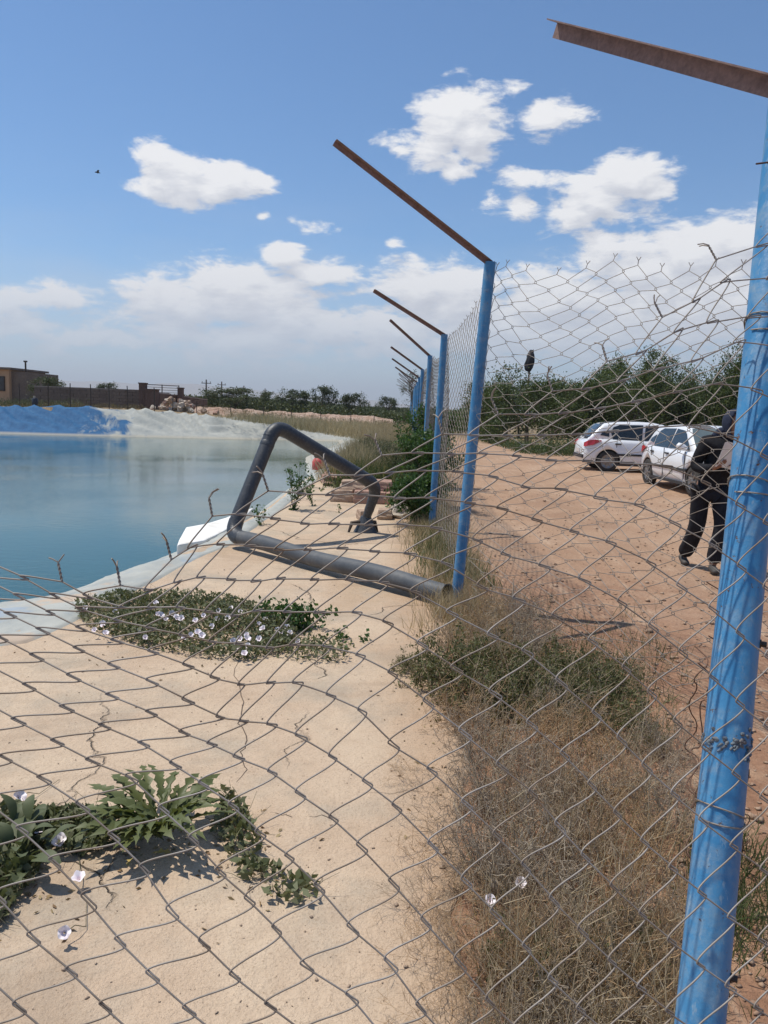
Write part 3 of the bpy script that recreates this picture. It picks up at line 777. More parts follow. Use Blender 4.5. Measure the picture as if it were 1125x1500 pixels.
for c in cs:
    seq = []       # the strand's corners from the top down: left (i,j), right (i+1,j), left (i+1,j-1) ...
    for i in range(I0, I1):
        j = c - i
        seq.append((('L'), (i, j))); seq.append((('R'), (i + 1, j)))
    runs = []; cur = []
    for s_, k_ in seq:
        if k_ in NODE: cur.append((s_, k_))
        else:
            if len(cur) > 1: runs.append(cur)
            cur = []
    if len(cur) > 1: runs.append(cur)
    for run in runs:
        pts = []
        for n_, (s_, (i, j)) in enumerate(run):
            P0 = NODE[(i, j)]
            P0 = P0 - O_
            def nb(a, b, dflt): return NODE.get((a, b), None)
            a = nb(i + 1, j + 1, None); b = nb(i - 1, j - 1, None)
            if a is not None and b is not None: h_ = (a - b) / 2
            elif a is not None: h_ = a - P0 - O_
            elif b is not None: h_ = P0 + O_ - b
            else: h_ = np.array([.1, 0, 0])
            a = nb(i + 1, j, None); b = nb(i - 1, j, None)
            P1 = P0 + O_
            if a is not None and b is not None: v_ = (a - b) / 2
            elif a is not None: v_ = a - P1
            elif b is not None: v_ = P1 - b
            else: v_ = np.array([.05, 0, -.05])
            nrm = np.cross(h_, v_); nrm = nrm / (np.linalg.norm(nrm) + 1e-9)
            if nrm[1] > 0: nrm = -nrm                       # towards the camera
            if i - j == -10: pts.append(P0); continue
            # the two strands run side by side along the straight leg before each turns off
            e = rnd.uniform(.03, .06); q = rnd.uniform(.15, .27); dz = .0021 * nrm
            if s_ == 'L': pts += [P0 - q * v_ - e * h_ + dz, P0 + .30 * q * v_ - e * .3 * h_ - dz * .5]
            else: pts += [P0 - .30 * q * v_ + e * .3 * h_ + dz * .5, P0 + q * v_ + e * h_ - dz]
        st = soft_strand(pts, 3)
        wv = MB(); wv.tube([tuple(p) for p in st], WR, 7)
        if run[0][1][0] - run[0][1][1] == -10 and run[0][0] == 'L':
            i, j = run[0][1]; P0 = NODE[(i, j)]
            up = np.array([-.35 + rnd.uniform(-.15, .1), .35, 1.0])
            twist(wv, P0 - O_, up, WR * .9, .035, .018, rnd)
        wv.build('wire', M_WIRE, near_mesh)

# shared builder for the other stretches: a patch given by P(u, v) with u along the fence, v down it
def mesh_patch(name, label, P, nu, nv, r, sides, fine, seed, as_parts=False, group=None, jit=.03, shear=0.0):
    rnd = random.Random(seed)
    root = thing(name, label, 'wire mesh', P(0, 1), 0, group) if as_parts else None
    O2 = np.array(P(0, 1)); allm = MB()
    J = {}
    def node(a, b):
        if (a, b) not in J: J[(a, b)] = (rnd.gauss(0, jit), rnd.gauss(0, jit))
        da, db = J[(a, b)]
        return (a + da - shear * b) / nu, (b + db) / nv
    for c in range(nu + int(shear * nv) + 1 if shear else nu):
        pts = []
        for b in range(2 * nv + 1):                   # half rows
            left = (b + c) % 2 == 0
            a = c if left else c + 1
            uu, vv_ = node(a, b / 2)
            if uu > 1.02 + (0 if shear else 9): continue
            if shear and uu < .002: break
            if fine:
                e = .09 / nu * (-1 if left else 1); q = .055 / nv
                p1 = P(uu + e * .6, vv_ - q); p2 = P(uu + e, vv_); p3 = P(uu + e * .6, vv_ + q)
                if b == 0: pts.append(np.array(P(uu, vv_)) - O2)
                else: pts += [np.array(p1) - O2, np.array(p2) - O2, np.array(p3) - O2]
            else: pts.append(np.array(P(uu, vv_)) - O2)
        if len(pts) < 2: continue
        if fine: pts = soft_strand(pts, 1)
        w_ = MB() if as_parts else allm
        w_.tube([tuple(p) for p in pts], r, sides, cap=False)
        if c % 2 == 0:
            p = Vector(pts[0]); d1 = Vector((rnd.uniform(-.006, .018), rnd.uniform(-.02, .02), .045)); 
            w_.tube([p, p + d1 * .6, p + d1 + Vector((.012, 0, .004))], r * 1.25, sides, cap=False)
            if fine: w_.tube([p + d1 * .6, p + d1 + Vector((-.014, .006, .006))], r, sides, cap=False)
        if as_parts: w_.build('wire', M_WIRE, root)
    if not as_parts:
        o_ = allm.build(name, M_WIRE); o_.location = tuple(O2); tag(o_, label, 'wire mesh', group)
        return o_
    return root
def cr(pts, t):
    """Catmull-Rom through pts, t in 0..1"""
    pts = np.asarray(pts, float); n = len(pts) - 1; x = min(max(t, -.2), 1.2) * n; i = int(min(max(math.floor(x), 0), n - 1)); f = x - i
    p0 = pts[max(i - 1, 0)]; p1 = pts[i]; p2 = pts[i + 1]; p3 = pts[min(i + 2, n)]
    return .5 * ((2 * p1) + (p2 - p0) * f + (2 * p0 - 5 * p1 + 4 * p2 - p3) * f * f + (3 * p1 - p0 - 3 * p2 + p3) * f ** 3)
# bulging stretch from the second post out towards the road
b2, t2, _ = posts[0]
top_line = [t2 + np.array([.03, 0, -.02]), at(760, 399, 5.75), at(833, 394, 5.25), at(900, 390, 4.9), at(960, 388, 4.6), at(1026, 398, 4.35), at(1092, 396, 4.15), at(1160, 392, 3.95), at(1230, 386, 3.8)]
gx = [b2[0] + .04, 1.02, 1.30, 1.52, 1.74, 1.98, 2.2, 2.4, 2.6]; gy = [b2[1], 5.3, 4.75, 4.35, 4.0, 3.7, 3.5, 3.3, 3.1]
bot_line = [np.array([x, y, .06]) for x, y in zip(gx, gy)]
def P_right(u, v):
    a = cr(top_line, u); b = cr(bot_line, u + .03 * v)
    s_ = v; p = a + (b - a) * s_
    sag = math.sin(math.pi * min(max(s_, 0), 1))
    sh = -.16 * s_                                    # the rows run down to the left as they sag
    p = p + np.array([sh * .9, sh * .2, 0]) * sag + np.array([.03, .08, 0]) * sag * math.sin(u * 9) 
    p = p + np.array([0, 0, .03]) * math.sin(u * 21 + s_ * 3)
    return p
mesh_patch('chain_link_mesh', 'slack chain link mesh bulging towards the dirt road in front of the cars', P_right, 27, 20, .0021, 5, True, 3, as_parts=True, jit=.05, shear=.62)
# stretches along the row of posts
for i in range(len(posts) - 1):
    (bA, tA, _), (bB, tB, _) = posts[i], posts[i + 1]
    def P_s(u, v, bA=bA, tA=tA, bB=bB, tB=tB, i=i):
        a = tA + (tB - tA) * u; b = bA + (bB - bA) * u + np.array([0, 0, .05])
        a = a + np.array([.05, 0, -.05 - .10 * math.sin(math.pi * min(max(u, 0), 1)) * (1 + .6 * math.sin(i * 2.1))]); b = b + np.array([.05, 0, 0])
        return a + (b - a) * v + np.array([.09 * math.sin(u * 3.14 + i) * math.sin(v * 3.14), 0, 0])
    L = np.linalg.norm(tB - tA)
    fine = i < 2
    lab = ['dense looking chain link between the post with the pipe and the bush', 'chain link stretch just behind the green bush'][i] if fine else 'distant chain link stretch after the %s blue post' % ['third', 'fourth', 'fifth', 'sixth', 'seventh', 'eighth', 'ninth', 'tenth', 'eleventh', 'twelfth', 'thirteenth', 'fourteenth'][i - 2]
    if i < 5: mesh_patch('chain_link_mesh', lab, P_s, int(L / .115), 22, .0024 if i < 1 else .003, 4 if fine else 3, i < 1, 20 + i, as_parts=(i == 0), group='chain link stretches of the long fence')
    else: mesh_patch('chain_link_mesh', lab, P_s, int(L / .23), 11, .006, 3, False, 20 + i, group='chain link stretches of the long fence', jit=.02)
# tangle of rusty wire behind the near post
tg = thing('wire_tangle', 'tangle of rusty wavy mesh wire behind the thick near post', 'wire', near_base)
rnd = random.Random(8)
for k in range(9):
    x0 = 1080 + rnd.uniform(-55, 30); w = MB(); pts = []
    n = rnd.randint(12, 22); y0 = rnd.uniform(830, 1010); dpt = rnd.uniform(2.1, 2.7); ph = rnd.uniform(0, 6)
    for q in range(n):
        py = y0 + q * rnd.uniform(20, 27); px = x0 + (15 if q % 2 else -15) * rnd.uniform(.5, 1.2) + 18 * math.sin(q * .35 + ph) - q * 1.2
        pts.append(at(px, py, dpt + .10 * math.sin(q * .8 + ph)) - near_base)
    w.tube([tuple(p) for p in soft_strand(pts, 2)], .0021, 6); w.build('wire', M_WIRE_R, tg)

# ------------------------------------------------------------------ the bent black pipe
def hdpe():
    mt = bpy.data.materials.new('black_polyethylene'); mt.use_nodes = True; t = NT(mt.node_tree); bs = t.n['Principled BSDF']
    p = t.node('ShaderNodeTexCoord').outputs['Object']
    n = t.noise(p, 6, 6, .7); n2 = t.noise(p, 45, 4, .7)
    col = t.ramp(n, [(.3, (.026, .030, .037)), (.7, (.048, .054, .062))])
    col = t.mix(t.maprange(n2, .52, .72, 0, .5), col, (.16, .15, .14))
    t.l.new(col, bs.inputs['Base Color']); t.l.new(t.maprange(n, .3, .7, .38, .55), bs.inputs['Roughness'])
    b = t.node('ShaderNodeBump'); b.inputs['Distance'].default_value = .002; t.l.new(n2, b.inputs['Height']); t.l.new(b.outputs[0], bs.inputs['Normal'])
    return mt
M_PIPE = hdpe()
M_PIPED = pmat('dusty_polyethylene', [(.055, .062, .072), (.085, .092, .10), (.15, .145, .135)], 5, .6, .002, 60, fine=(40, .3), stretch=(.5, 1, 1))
PA = np.array(at(338, 784, 8.2)); PA[2] = max(PA[2], .10)
PB = np.array(at(655, 869, 6.05))
PC = np.array(at(403, 622, 8.55)); PD = np.array(at(553, 712, 9.35)); PE = np.array(onz(533, 779, .0))
pipe = thing('bent_pipe', 'black plastic pipe bent in a triangle, one leg lying along the concrete', 'pipe', (PA[0], PA[1], 0))
O3 = np.array([PA[0], PA[1], 0.0]); RP = .078
def lerp(a, b, t): return a + (b - a) * t
def unit(v): return v / np.linalg.norm(v)
def seg_pipe(name, a, b, r0, r1=None, collars=()):
    m_ = MB(); r1 = r1 or r0; pts = []; rd = []
    n = 12
    for k in range(n + 1): pts.append(tuple(lerp(a, b, k / n) - O3 + np.array([0, 0, .012]) * math.sin(k * .9) * (name == 'lying_section'))); rd.append(r0 + (r1 - r0) * k / n)
    m_.tube(pts, rd, 32, cap=False)
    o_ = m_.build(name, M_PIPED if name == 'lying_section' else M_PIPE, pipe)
    for t_ in collars:
        c = MB(); q = lerp(a, b, t_); dd = unit(b - a); rr_ = r0 + (r1 - r0) * t_
        c.tube([tuple(q - dd * .03 - O3), tuple(q - dd * .02 - O3), tuple(q + dd * .02 - O3), tuple(q + dd * .03 - O3)], [rr_ * 1.0, rr_ * 1.045, rr_ * 1.045, rr_], 32, cap=False)
        c.build('weld_ring', M_PIPE, o_)
    return o_
def bend(name, a, c, b, r, back=.17, r1=None):
    """elbow at c between the runs from a and to b, made of three mitred pieces"""
    p0 = c + unit(a - c) * back; p2 = c + unit(b - c) * back
    pts = [p0]
    for k in range(1, 8):
        t_ = k / 8; pts.append((1 - t_) ** 2 * p0 + 2 * t_ * (1 - t_) * c + t_ * t_ * p2)
    pts.append(p2)
    m_ = MB(); m_.tube([tuple(p - O3) for p in pts], [r * 1.05 + ((r1 or r) - r) * k / 8 for k in range(9)], 32, cap=False)
    return m_.build(name, M_PIPE, pipe)
dAB = unit(PB - PA)
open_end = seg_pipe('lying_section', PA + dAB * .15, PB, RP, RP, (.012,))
inn = MB(); inn.tube([tuple(PB - O3), tuple(PB - dAB * .6 - O3)], RP * .86, 28, cap=False)
vs = []; 
for k in range(32):
    pass
inn.build('bore', pmat('pipe_inside', [(.012, .012, .013)], 4, .8), open_end)
ring = MB()   # wall thickness at the open end
d0 = Vector(dAB); n1_ = d0.orthogonal().normalized(); n2_ = d0.cross(n1_); e_ = Vector(PB - O3)
o1 = [e_ + (n1_ * math.cos(2 * math.pi * k / 32) + n2_ * math.sin(2 * math.pi * k / 32)) * RP for k in range(32)]
o2 = [e_ + (n1_ * math.cos(2 * math.pi * k / 32) + n2_ * math.sin(2 * math.pi * k / 32)) * RP * .86 for k in range(32)]
ring.add(o1 + o2, [(k, (k + 1) % 32, 32 + (k + 1) % 32, 32 + k) for k in range(32)]); ring.build('rim', M_PIPE, open_end)
bend('elbow', PB, PA, PC, RP)
seg_pipe('upright_section', PA + unit(PC - PA) * .15, PC - unit(PC - PA) * .15, RP, RP, (.9,))
bend('elbow', PA, PC, PD, RP)
seg_pipe('sloping_section', PC + unit(PD - PC) * .15, PD - unit(PD - PC) * .15, RP, RP * 1.02, (.86,))
PEt = PE + np.array([.02, 0, .16])
bend('elbow', PC, PD, PEt, RP, .16, RP * .85)
seg_pipe('down_leg', PD + unit(PEt - PD) * .14, PEt, RP * .84, RP * .66, (.2, .55))
ft = MB(); q = PE - O3
ft.tube([(q[0] + .02, q[1], .0), (q[0] + .02, q[1], .10), (q[0] + .02, q[1], .20)], [.155, .10, .065], 20)
ft.build('foot', M_PIPE, pipe)
for dx, dy in ((-.19, -.10), (.17, .06)):
    l_ = MB(); l_.tube([(q[0] + dx * .1, q[1] + dy * .1, .13), (q[0] + dx * .8, q[1] + dy * .8, .12), (q[0] + dx, q[1] + dy, 0.0)], [.03, .028, .014], 8); l_.build('bracket', M_DARKMETAL, pipe)

# ------------------------------------------------------------------ stone blocks and rubble by the pipe's foot
M_ST1 = pmat('sandstone_block', [(.36, .25, .18), (.46, .33, .24), (.54, .42, .31)], 5, .95, .012, 18, fine=(60, .35), spec=.2)
M_ST2 = pmat('reddish_block', [(.34, .20, .16), (.42, .26, .20), (.38, .28, .22)], 5, .95, .01, 20, fine=(60, .35), spec=.2)
M_ST3 = pmat('pale_concrete_chunk', [(.48, .41, .33), (.58, .50, .41), (.42, .33, .26)], 4, .95, .012, 14, fine=(60, .3), spec=.2)
def rock_mesh(size, seed, rough=.06, taper=.08):
    import bmesh
    rnd = random.Random(seed); bm = bmesh.new(); bmesh.ops.create_cube(bm, size=1.0)
    bmesh.ops.subdivide_edges(bm, edges=bm.edges[:], cuts=5, use_grid_fill=True)
    off = Vector((seed * 3.1, seed * 1.7, 0))
    for v in bm.verts:
        n_ = mnoise.noise_vector(v.co * 2.2 + off) * rough + mnoise.noise_vector(v.co * 6 + off) * rough * .35
        c = v.co * 1.0; L_ = max(abs(c.x), abs(c.y), abs(c.z)); rr_ = c.length
        k = 1 - .10 * max(0, rr_ - .62) / .25
        v.co = Vector((c.x * size[0], c.y * size[1], c.z * size[2])) * k + Vector((n_.x * size[0], n_.y * size[1], n_.z * size[2])) * 1.1
        if c.z > 0: v.co.x *= 1 - taper; v.co.y *= 1 - taper
    me = bpy.data.meshes.new('rock'); bm.to_mesh(me); bm.free(); return me
def block(x0, y0, x1, y1, depth_y, name, label, mat, seed, thick=None, dy=.35, rz=0, rough=.06):
    """a block whose face fills the given patch of the view at distance depth_y"""
    a = aty(x0, y1, depth_y); b = aty(x1, y0, depth_y)
    sx_, sz_ = abs(b[0] - a[0]), abs(b[2] - a[2]); sy_ = thick or dy
    me = rock_mesh((sx_, sy_, sz_), seed, rough); me.materials.append(mat)
    o_ = obj(name, me); o_.location = ((a[0] + b[0]) / 2, depth_y + sy_ / 2, (a[2] + b[2]) / 2); o_.rotation_euler = (0, 0, rz)
    return tag(o_, label, 'stone block', 'stone blocks piled at the foot of the pipe')
d1 = onz(500, 735)[1]
block(483, 719, 519, 736, d1 - .15, 'stone_block', 'rough grey brown stone at the left end of the lower course', M_ST1, 3)
block(517, 720, 546, 738, d1 - .25, 'stone_block', 'pinkish block with squared face in the middle of the lower course', M_ST2, 5, rough=.03)
block(546, 722, 566, 739, d1 - .2, 'stone_block', 'brown block hidden behind the pipe in the lower course', M_ST2, 6)
block(564, 723, 588, 741, d1 - .2, 'stone_block', 'large reddish block at the bush end of the lower course', M_ST2, 8)
block(497, 706, 536, 721, d1, 'stone_block', 'pale flat topped block resting on the lower course, beside the pipe', M_ST1, 9, dy=.5)
block(536, 706, 577, 723, d1 + .02, 'stone_block', 'brownish block on the upper course with sunlit top, behind the pipe', M_ST2, 10, dy=.5, rough=.035)
d2 = onz(540, 763)[1]
block(523, 749, 541, 763, d2, 'stone_block', 'small tan brick lying on the concrete behind the pipe foot', M_ST1, 12, dy=.25, rz=.3, rough=.03)
block(552, 748, 575, 762, d2 + .15, 'stone_block', 'low brown slab lying on the concrete beside the pipe foot', M_ST1, 13, dy=.3)
block(573, 744, 606, 760, d2 + .3, 'stone_block', 'broad pale broken slab running under the bush', M_ST3, 15, dy=.7)
block(585, 716, 604, 748, d1 - .4, 'stone_block', 'upright pale slab leaning at the end of the pile beside the bush', M_ST3, 16, dy=.25, rough=.08)
block(470, 697, 512, 708, d1 + 2.4, 'stone_block', 'low pinkish gravelly lump behind the stone pile by the water', M_ST2, 17, dy=1.0, rough=.12)

# white foam slab at the waterline, next to the pipe elbow
M_FOAM = pmat('dirty_white_foam', [(.72, .69, .63), (.82, .80, .76), (.62, .58, .50)], 3, .8, .004, 25)
fpx = [(259, 797), (262, 789), (272, 771), (300, 766), (330, 757), (352, 748), (372, 742), (352, 762), (325, 778), (300, 790)]
fs_ = MB(); ztop = -.02; top = [onz(px, py + 1, ztop) for px, py in fpx]
low = [np.array([p[0], p[1], ztop - .26]) for p in top]; n = len(top)
slab = MB(); slab.add(top + low, [tuple(range(n))[::-1] if False else tuple(range(n))] + [tuple(range(2 * n - 1, n - 1, -1))] + [(i, n + i, n + (i + 1) % n, (i + 1) % n) for i in range(n)])
sl = slab.build('foam_slab', M_FOAM); tag(sl, 'broken white foam slab lying at the waterline beside the pipe elbow', 'foam slab'); bevel(sl, .02, 2)
# red container with dark cap on the bank
rb = onz(466, 689, 0.0); rb[2] = .0
jug = thing('red_container', 'small red container with black cap standing on the bank behind the pipe', 'container', rb)
M_RED = pmat('faded_red_plastic', [(.62, .085, .075), (.70, .14, .12)], 6, .5)
s_ = rb[1] / 1110
b_ = MB(); prof = [(0, .35), (.02, .9), (.10, 1.0), (.20, .98), (.27, .8), (.32, .45), (.34, .3)]
b_.tube([(0, 0, z * 1.0) for z, r_ in prof], [r_ * .155 for z, r_ in prof], 20); b_.build('body', M_RED, jug)
b_ = MB(); b_.tube([(.09, 0, .06), (.24, .03, .05), (.30, .03, .02)], [.10, .09, .04], 14); b_.build('spout', M_RED, jug)
b_ = MB(); b_.tube([(-.02, 0, .32), (-.02, 0, .37), (-.02, 0, .41)], [.085, .085, .05], 14); b_.build('cap', pmat('black_plastic_cap', [(.02, .02, .022)], 4, .5), jug)
# ------------------------------------------------------------------ foliage tools
def leaf_arrays(C, size, rng, aspect=.45, up=.35, dirs=None, size_var=.35, fold=.25):
    """one folded four-corner leaf per centre, two triangles each"""
    n = len(C)
    d_ = rng.normal(size=(n, 3)) if dirs is None else dirs + rng.normal(size=(n, 3)) * .35
    d_[:, 2] += up; d_ /= np.linalg.norm(d_, axis=1)[:, None]
    r = rng.normal(size=(n, 3)); s = np.cross(d_, r); s /= np.linalg.norm(s, axis=1)[:, None] + 1e-9
    nn = np.cross(s, d_)
    L = (size * (1 + rng.uniform(-size_var, size_var, n)))[:, None]
    W = L * aspect * .5
    base = C - d_ * L * .5; tip = C + d_ * L * .5
    a = C + s * W + nn * W * fold; b = C - s * W + nn * W * fold
    V_ = np.stack([base, a, tip, b], 1).reshape(-1, 3)
    F_ = np.arange(4 * n).reshape(n, 4)
    return V_, F_
def seg_arrays(P0, P1, r0, r1, sides=3):
    P0, P1 = np.asarray(P0, float), np.asarray(P1, float); n = len(P0)
    d_ = P1 - P0; d_ /= np.linalg.norm(d_, axis=1)[:, None] + 1e-9
    a = np.where(np.abs(d_[:, 2:3]) < .9, np.array([[0, 0, 1.0]]), np.array([[1.0, 0, 0]]))
    s = np.cross(d_, a); s /= np.linalg.norm(s, axis=1)[:, None]; t = np.cross(d_, s)
    V_ = []
    for P_, r in ((P0, r0), (P1, r1)):
        for k in range(sides):
            an = 2 * math.pi * k / sides; V_.append(P_ + (s * math.cos(an) + t * math.sin(an)) * np.asarray(r)[:, None])
    V_ = np.stack(V_, 1); base = (np.arange(n) * 2 * sides)[:, None]
    F_ = np.concatenate([base + np.array([[k, (k + 1) % sides, sides + (k + 1) % sides, sides + k]]) for k in range(sides)], 0)
    return V_.reshape(-1, 3), F_
def merge(parts):
    Vs, Fs, o_ = [], [], 0
    for V_, F_ in parts: Vs.append(V_); Fs.append(F_ + o_); o_ += len(V_)
    return np.vstack(Vs), np.vstack(Fs)
def branch(p, d_, L, r, lvl, rng, segs, tips, spread=.6, gravity=.0, kids=(2, 4), wob=.18, shrink=.62):
    n = 3 if lvl else 2
    for k in range(n):
        q = p + d_ * L / n; segs.append((p, q, r, r * .8)); r *= .8; p = q
        d_ = d_ + rng.normal(size=3) * wob; d_[2] -= gravity; d_ /= np.linalg.norm(d_)
        if lvl > 0 and k > 0:
            nd = d_ + rng.normal(size=3) * spread; nd /= np.linalg.norm(nd)
            branch(p, nd, L * shrink * rng.uniform(.7, 1.2), r * .7, lvl - 1, rng, segs, tips, spread, gravity, kids, wob, shrink)
    if lvl > 0:
        for _ in range(rng.randint(*kids)):
            nd = d_ + rng.normal(size=3) * spread; nd /= np.linalg.norm(nd)
            branch(p, nd, L * shrink * rng.uniform(.7, 1.2), r * .8, lvl - 1, rng, segs, tips, spread, gravity, kids, wob, shrink)
    else: tips.append(p)
M_BARK = pmat('grey_bark', [(.10, .075, .055), (.17, .13, .10)], 8, .9, .01, 30)
M_LEAF_T = leafmat('orchard_leaf', [(.036, .055, .018), (.065, .092, .028), (.09, .125, .038), (.13, .16, .06)], .5, .35)
M_LEAF_D = leafmat('dusty_leaf', [(.042, .058, .024), (.065, .085, .032), (.095, .11, .048)], .6, .25)
M_LEAF_G = leafmat('fresh_leaf', [(.03, .07, .015), (.05, .11, .025), (.08, .14, .035)], .5, .35)
def make_tree_meshes(h, width, seed, nleaf, leaf, mat_leaf, trunk_h=.22, clump=.30, stems=1, lvl=3):
    rng = np.random.RandomState(seed); segs = []; tips = []
    for s_ in range(stems):
        d0_ = np.array([rng.normal() * .18, rng.normal() * .18, 1.0]); d0_ /= np.linalg.norm(d0_)
        p0 = np.array([rng.normal() * .12 * (stems > 1), rng.normal() * .12 * (stems > 1), -.1])
        L0 = h * (trunk_h + .1)
        segs.append((p0, p0 + d0_ * L0, h * .022, h * .017))
        for k in range(5):
            an = rng.uniform(0, 6.28); e = rng.uniform(.6, 1.3)
            nd = np.array([math.cos(an) * width / h, math.sin(an) * width / h, e]); nd /= np.linalg.norm(nd)
            branch(p0 + d0_ * L0 * rng.uniform(.7, 1), nd, h * .33, h * .012, lvl - 1, rng, segs, tips, .55, -.02, (2, 4))
    tips = np.array(tips)
    # fit the spread of the limb ends to the wanted size
    sc = np.array([width / 2 / (np.percentile(np.abs(tips[:, 0]), 92) + 1e-6), width / 2 / (np.percentile(np.abs(tips[:, 1]), 92) + 1e-6), (h * .97) / (tips[:, 2].max())])
    S = [(a * sc, b * sc, r0, r1) for a, b, r0, r1 in segs]; tips = tips * sc
    pick = tips[rng.randint(0, len(tips), nleaf)]
    w = np.minimum(rng.gamma(2.0, .5, (nleaf, 1)), 1.9); cl = rng.normal(size=(nleaf, 3)); cl /= np.linalg.norm(cl, axis=1)[:, None]
    C = pick + cl * w * clump * np.array([[1, 1, .8]])
    # skirts of leaves lower down
    low = rng.rand(nleaf) < .25; C[low, 2] *= rng.uniform(.35, .9, low.sum())
    C[:, 2] = np.maximum(C[:, 2], .12 * h * rng.uniform(.5, 1.3, nleaf))
    Vl, Fl = leaf_arrays(C, leaf, rng, .5)
    Vt, Ft = seg_arrays([s[0] for s in S], [s[1] for s in S], [s[2] for s in S], [s[3] for s in S], 5)
    return arr_mesh('trunk', Vt, Ft, M_BARK, True), arr_mesh('crown', Vl, Fl, mat_leaf)
TREES = {}
def tree(kind, variant, x, y, z, s, rz, label, group, name='orchard_tree', cat='tree', sz=None):
    if (kind, variant) not in TREES:
        if kind == 'orchard': TREES[(kind, variant)] = make_tree_meshes(3.6, 3.8, 40 + variant, 12000, .11, M_LEAF_T, .14, .34)
        if kind == 'tall': TREES[(kind, variant)] = make_tree_meshes(4.4, 3.2, 60 + variant, 9500, .10, M_LEAF_T, .16, .28)
        if kind == 'round': TREES[(kind, variant)] = make_tree_meshes(3.4, 2.8, 70 + variant, 5500, .13, M_LEAF_D, .25, .24)
        if kind == 'sparse': TREES[(kind, variant)] = make_tree_meshes(4.5, 3.0, 80 + variant, 1500, .12, M_LEAF_D, .3, .22)
    tm, cm = TREES[(kind, variant)]
    t = thing(name, label, cat, (x, y, z), rz, group); t.scale = (s, s, sz or s)
    obj('trunk', tm, t); obj('crown', cm, t)
    return t
# orchard row behind the cars: column, foot row in the view, crown top row
ORCH = [(713, 642, 583), (742, 648, 560), (773, 652, 541), (806, 655, 556), (832, 655, 560), (866, 655, 545), (893, 652, 536), (921, 652, 522), (948, 652, 531), (975, 652, 548), (1001, 655, 552), (1030, 655, 540), (1058, 658, 528), (1088, 660, 512), (1118, 662, 505), (1160, 664, 500), (1210, 668, 490)]
names_o = ['low tree at the left end of the orchard row, nearest the fence post', 'small orchard tree between the low end tree and the pole', 'dense orchard tree with a dark ragged bundle rising above it',
 'orchard tree beside the one with the ragged bundle', 'thin topped orchard tree before the white hatchback tail', 'orchard tree directly above the white hatchback tail light', 'orchard tree over the rear door of the white hatchback',
 'tallest wispy orchard tree above the white hatchback', 'orchard tree above the gap between the two white cars', 'lower orchard tree above the rear window of the nearer white car', 'orchard tree above the roof of the nearer white car',
 'orchard tree just above the windscreen of the nearer white car', 'orchard tree behind the head of the dark clothed person', 'tall orchard tree partly behind the thick blue post', 'orchard tree at the edge of the view behind the thick post', 'orchard tree beyond the thick post', 'orchard tree at the far end beyond the thick post']
for i, (px, by, ty) in enumerate(ORCH):
    b = onz(px, by, .05); d_ = b[1]
    top = aty(px, ty, d_)[2]; kind = 'tall' if i in (7, 8, 13) else 'orchard'; h0 = 4.4 if kind == 'tall' else 3.6
    s = (top - .05) / h0 * (1.10 if kind == 'tall' else [1.0, .92, 1.04][i % 3])
    tree(kind, i % (3 if kind == 'orchard' else 2), b[0], b[1], .0, max(.75, min(1.15, s * 1.02)), i * 1.3, names_o[i], 'orchard trees behind the parked cars', sz=s)
BACK = ['beside the blue post with the pipe', 'left of the ragged bundle', 'between the bundle and the white hatchback', 'showing over the tail of the white hatchback', 'showing between the second and third crowns over the hatchback', 'behind the tallest wispy crown', 'above the gap between the cars', 'above the nearer car roof', 'above the nearer car windscreen', 'behind the head of the person', 'just beyond the thick post', 'hidden past the thick post']
# second, deeper row fills the gaps
for i, px in enumerate([728, 760, 815, 850, 905, 940, 985, 1015, 1045, 1075, 1105, 1150]):
    b = onz(px, 640, .05); top = aty(px, 556 - .03 * (px - 720) + (i * 37 % 11), b[1])[2]
    s = top / 3.6
    tree('orchard', (i + 1) % 3, b[0], b[1], 0, 1.15, i * 2.1 + .4, 'orchard tree in the back row, ' + BACK[i], 'back row of the orchard', sz=s)
# undergrowth at the foot of the orchard
rng = np.random.RandomState(9)
n = 30000; px = rng.uniform(690, 1230, n); pts = np.array([onz(a, 0, 0) if False else (0, 0, 0) for a in []])
bx = []; 
base_l = np.array([onz(p_, 663 + (p_ - 840) * .03 + (6 if p_ > 760 else (p_ - 760) * .25 + 6), 0)[:2] for p_ in range(690, 1240, 10)])
k_ = rng.randint(0, len(base_l) - 1, n); f_ = rng.rand(n, 1)
B = base_l[k_] * (1 - f_) + base_l[k_ + 1] * f_
dep = rng.gamma(2, 1.2, n); C = np.stack([B[:, 0] + dep * .25, B[:, 1] + dep, rng.gamma(1.6, .12, n)], -1)
Vl, Fl = leaf_arrays(C, .12, rng, .25, 1.2)
tag(obj('undergrowth', arr_mesh('undergrowth', Vl, Fl, leafmat('undergrowth_leaf', [(.04, .075, .022), (.07, .11, .035), (.14, .13, .06)], .6, .3))), 'grass and weeds growing along the foot of the orchard', 'undergrowth', kind='stuff')
# the ragged bundle on a pole above the orchard
b = onz(769, 650, .05); pz = aty(769, 512, b[1])[2]
rag = thing('scarecrow_pole', 'dark ragged cloth bundle on a pole sticking out above the orchard', 'scarecrow', (b[0] + .05, b[1] + .3, 0))
pm = MB(); pm.tube([(0, 0, 0), (0, 0, pz)], .05, 8); pm.build('pole', M_BARK, rag)
M_CLOTH = pmat('black_ragged_cloth', [(.018, .018, .02), (.045, .045, .05)], 9, .9, .01, 20)
import bmesh
bm = bmesh.new(); bmesh.ops.create_icosphere(bm, subdivisions=3, radius=1)
for v in bm.verts:
    c = v.co.copy(); nn = mnoise.noise_vector(c * 2.3 + Vector((4, 1, 2)))
    v.co = Vector((c.x * (.20 + .05 * (c.z < -.2)) + .05 * c.z + nn.x * .07, c.y * .16 + nn.y * .06, c.z * .56 + nn.z * .08 + (.08 if c.x > .3 and c.z > 0 else 0)))
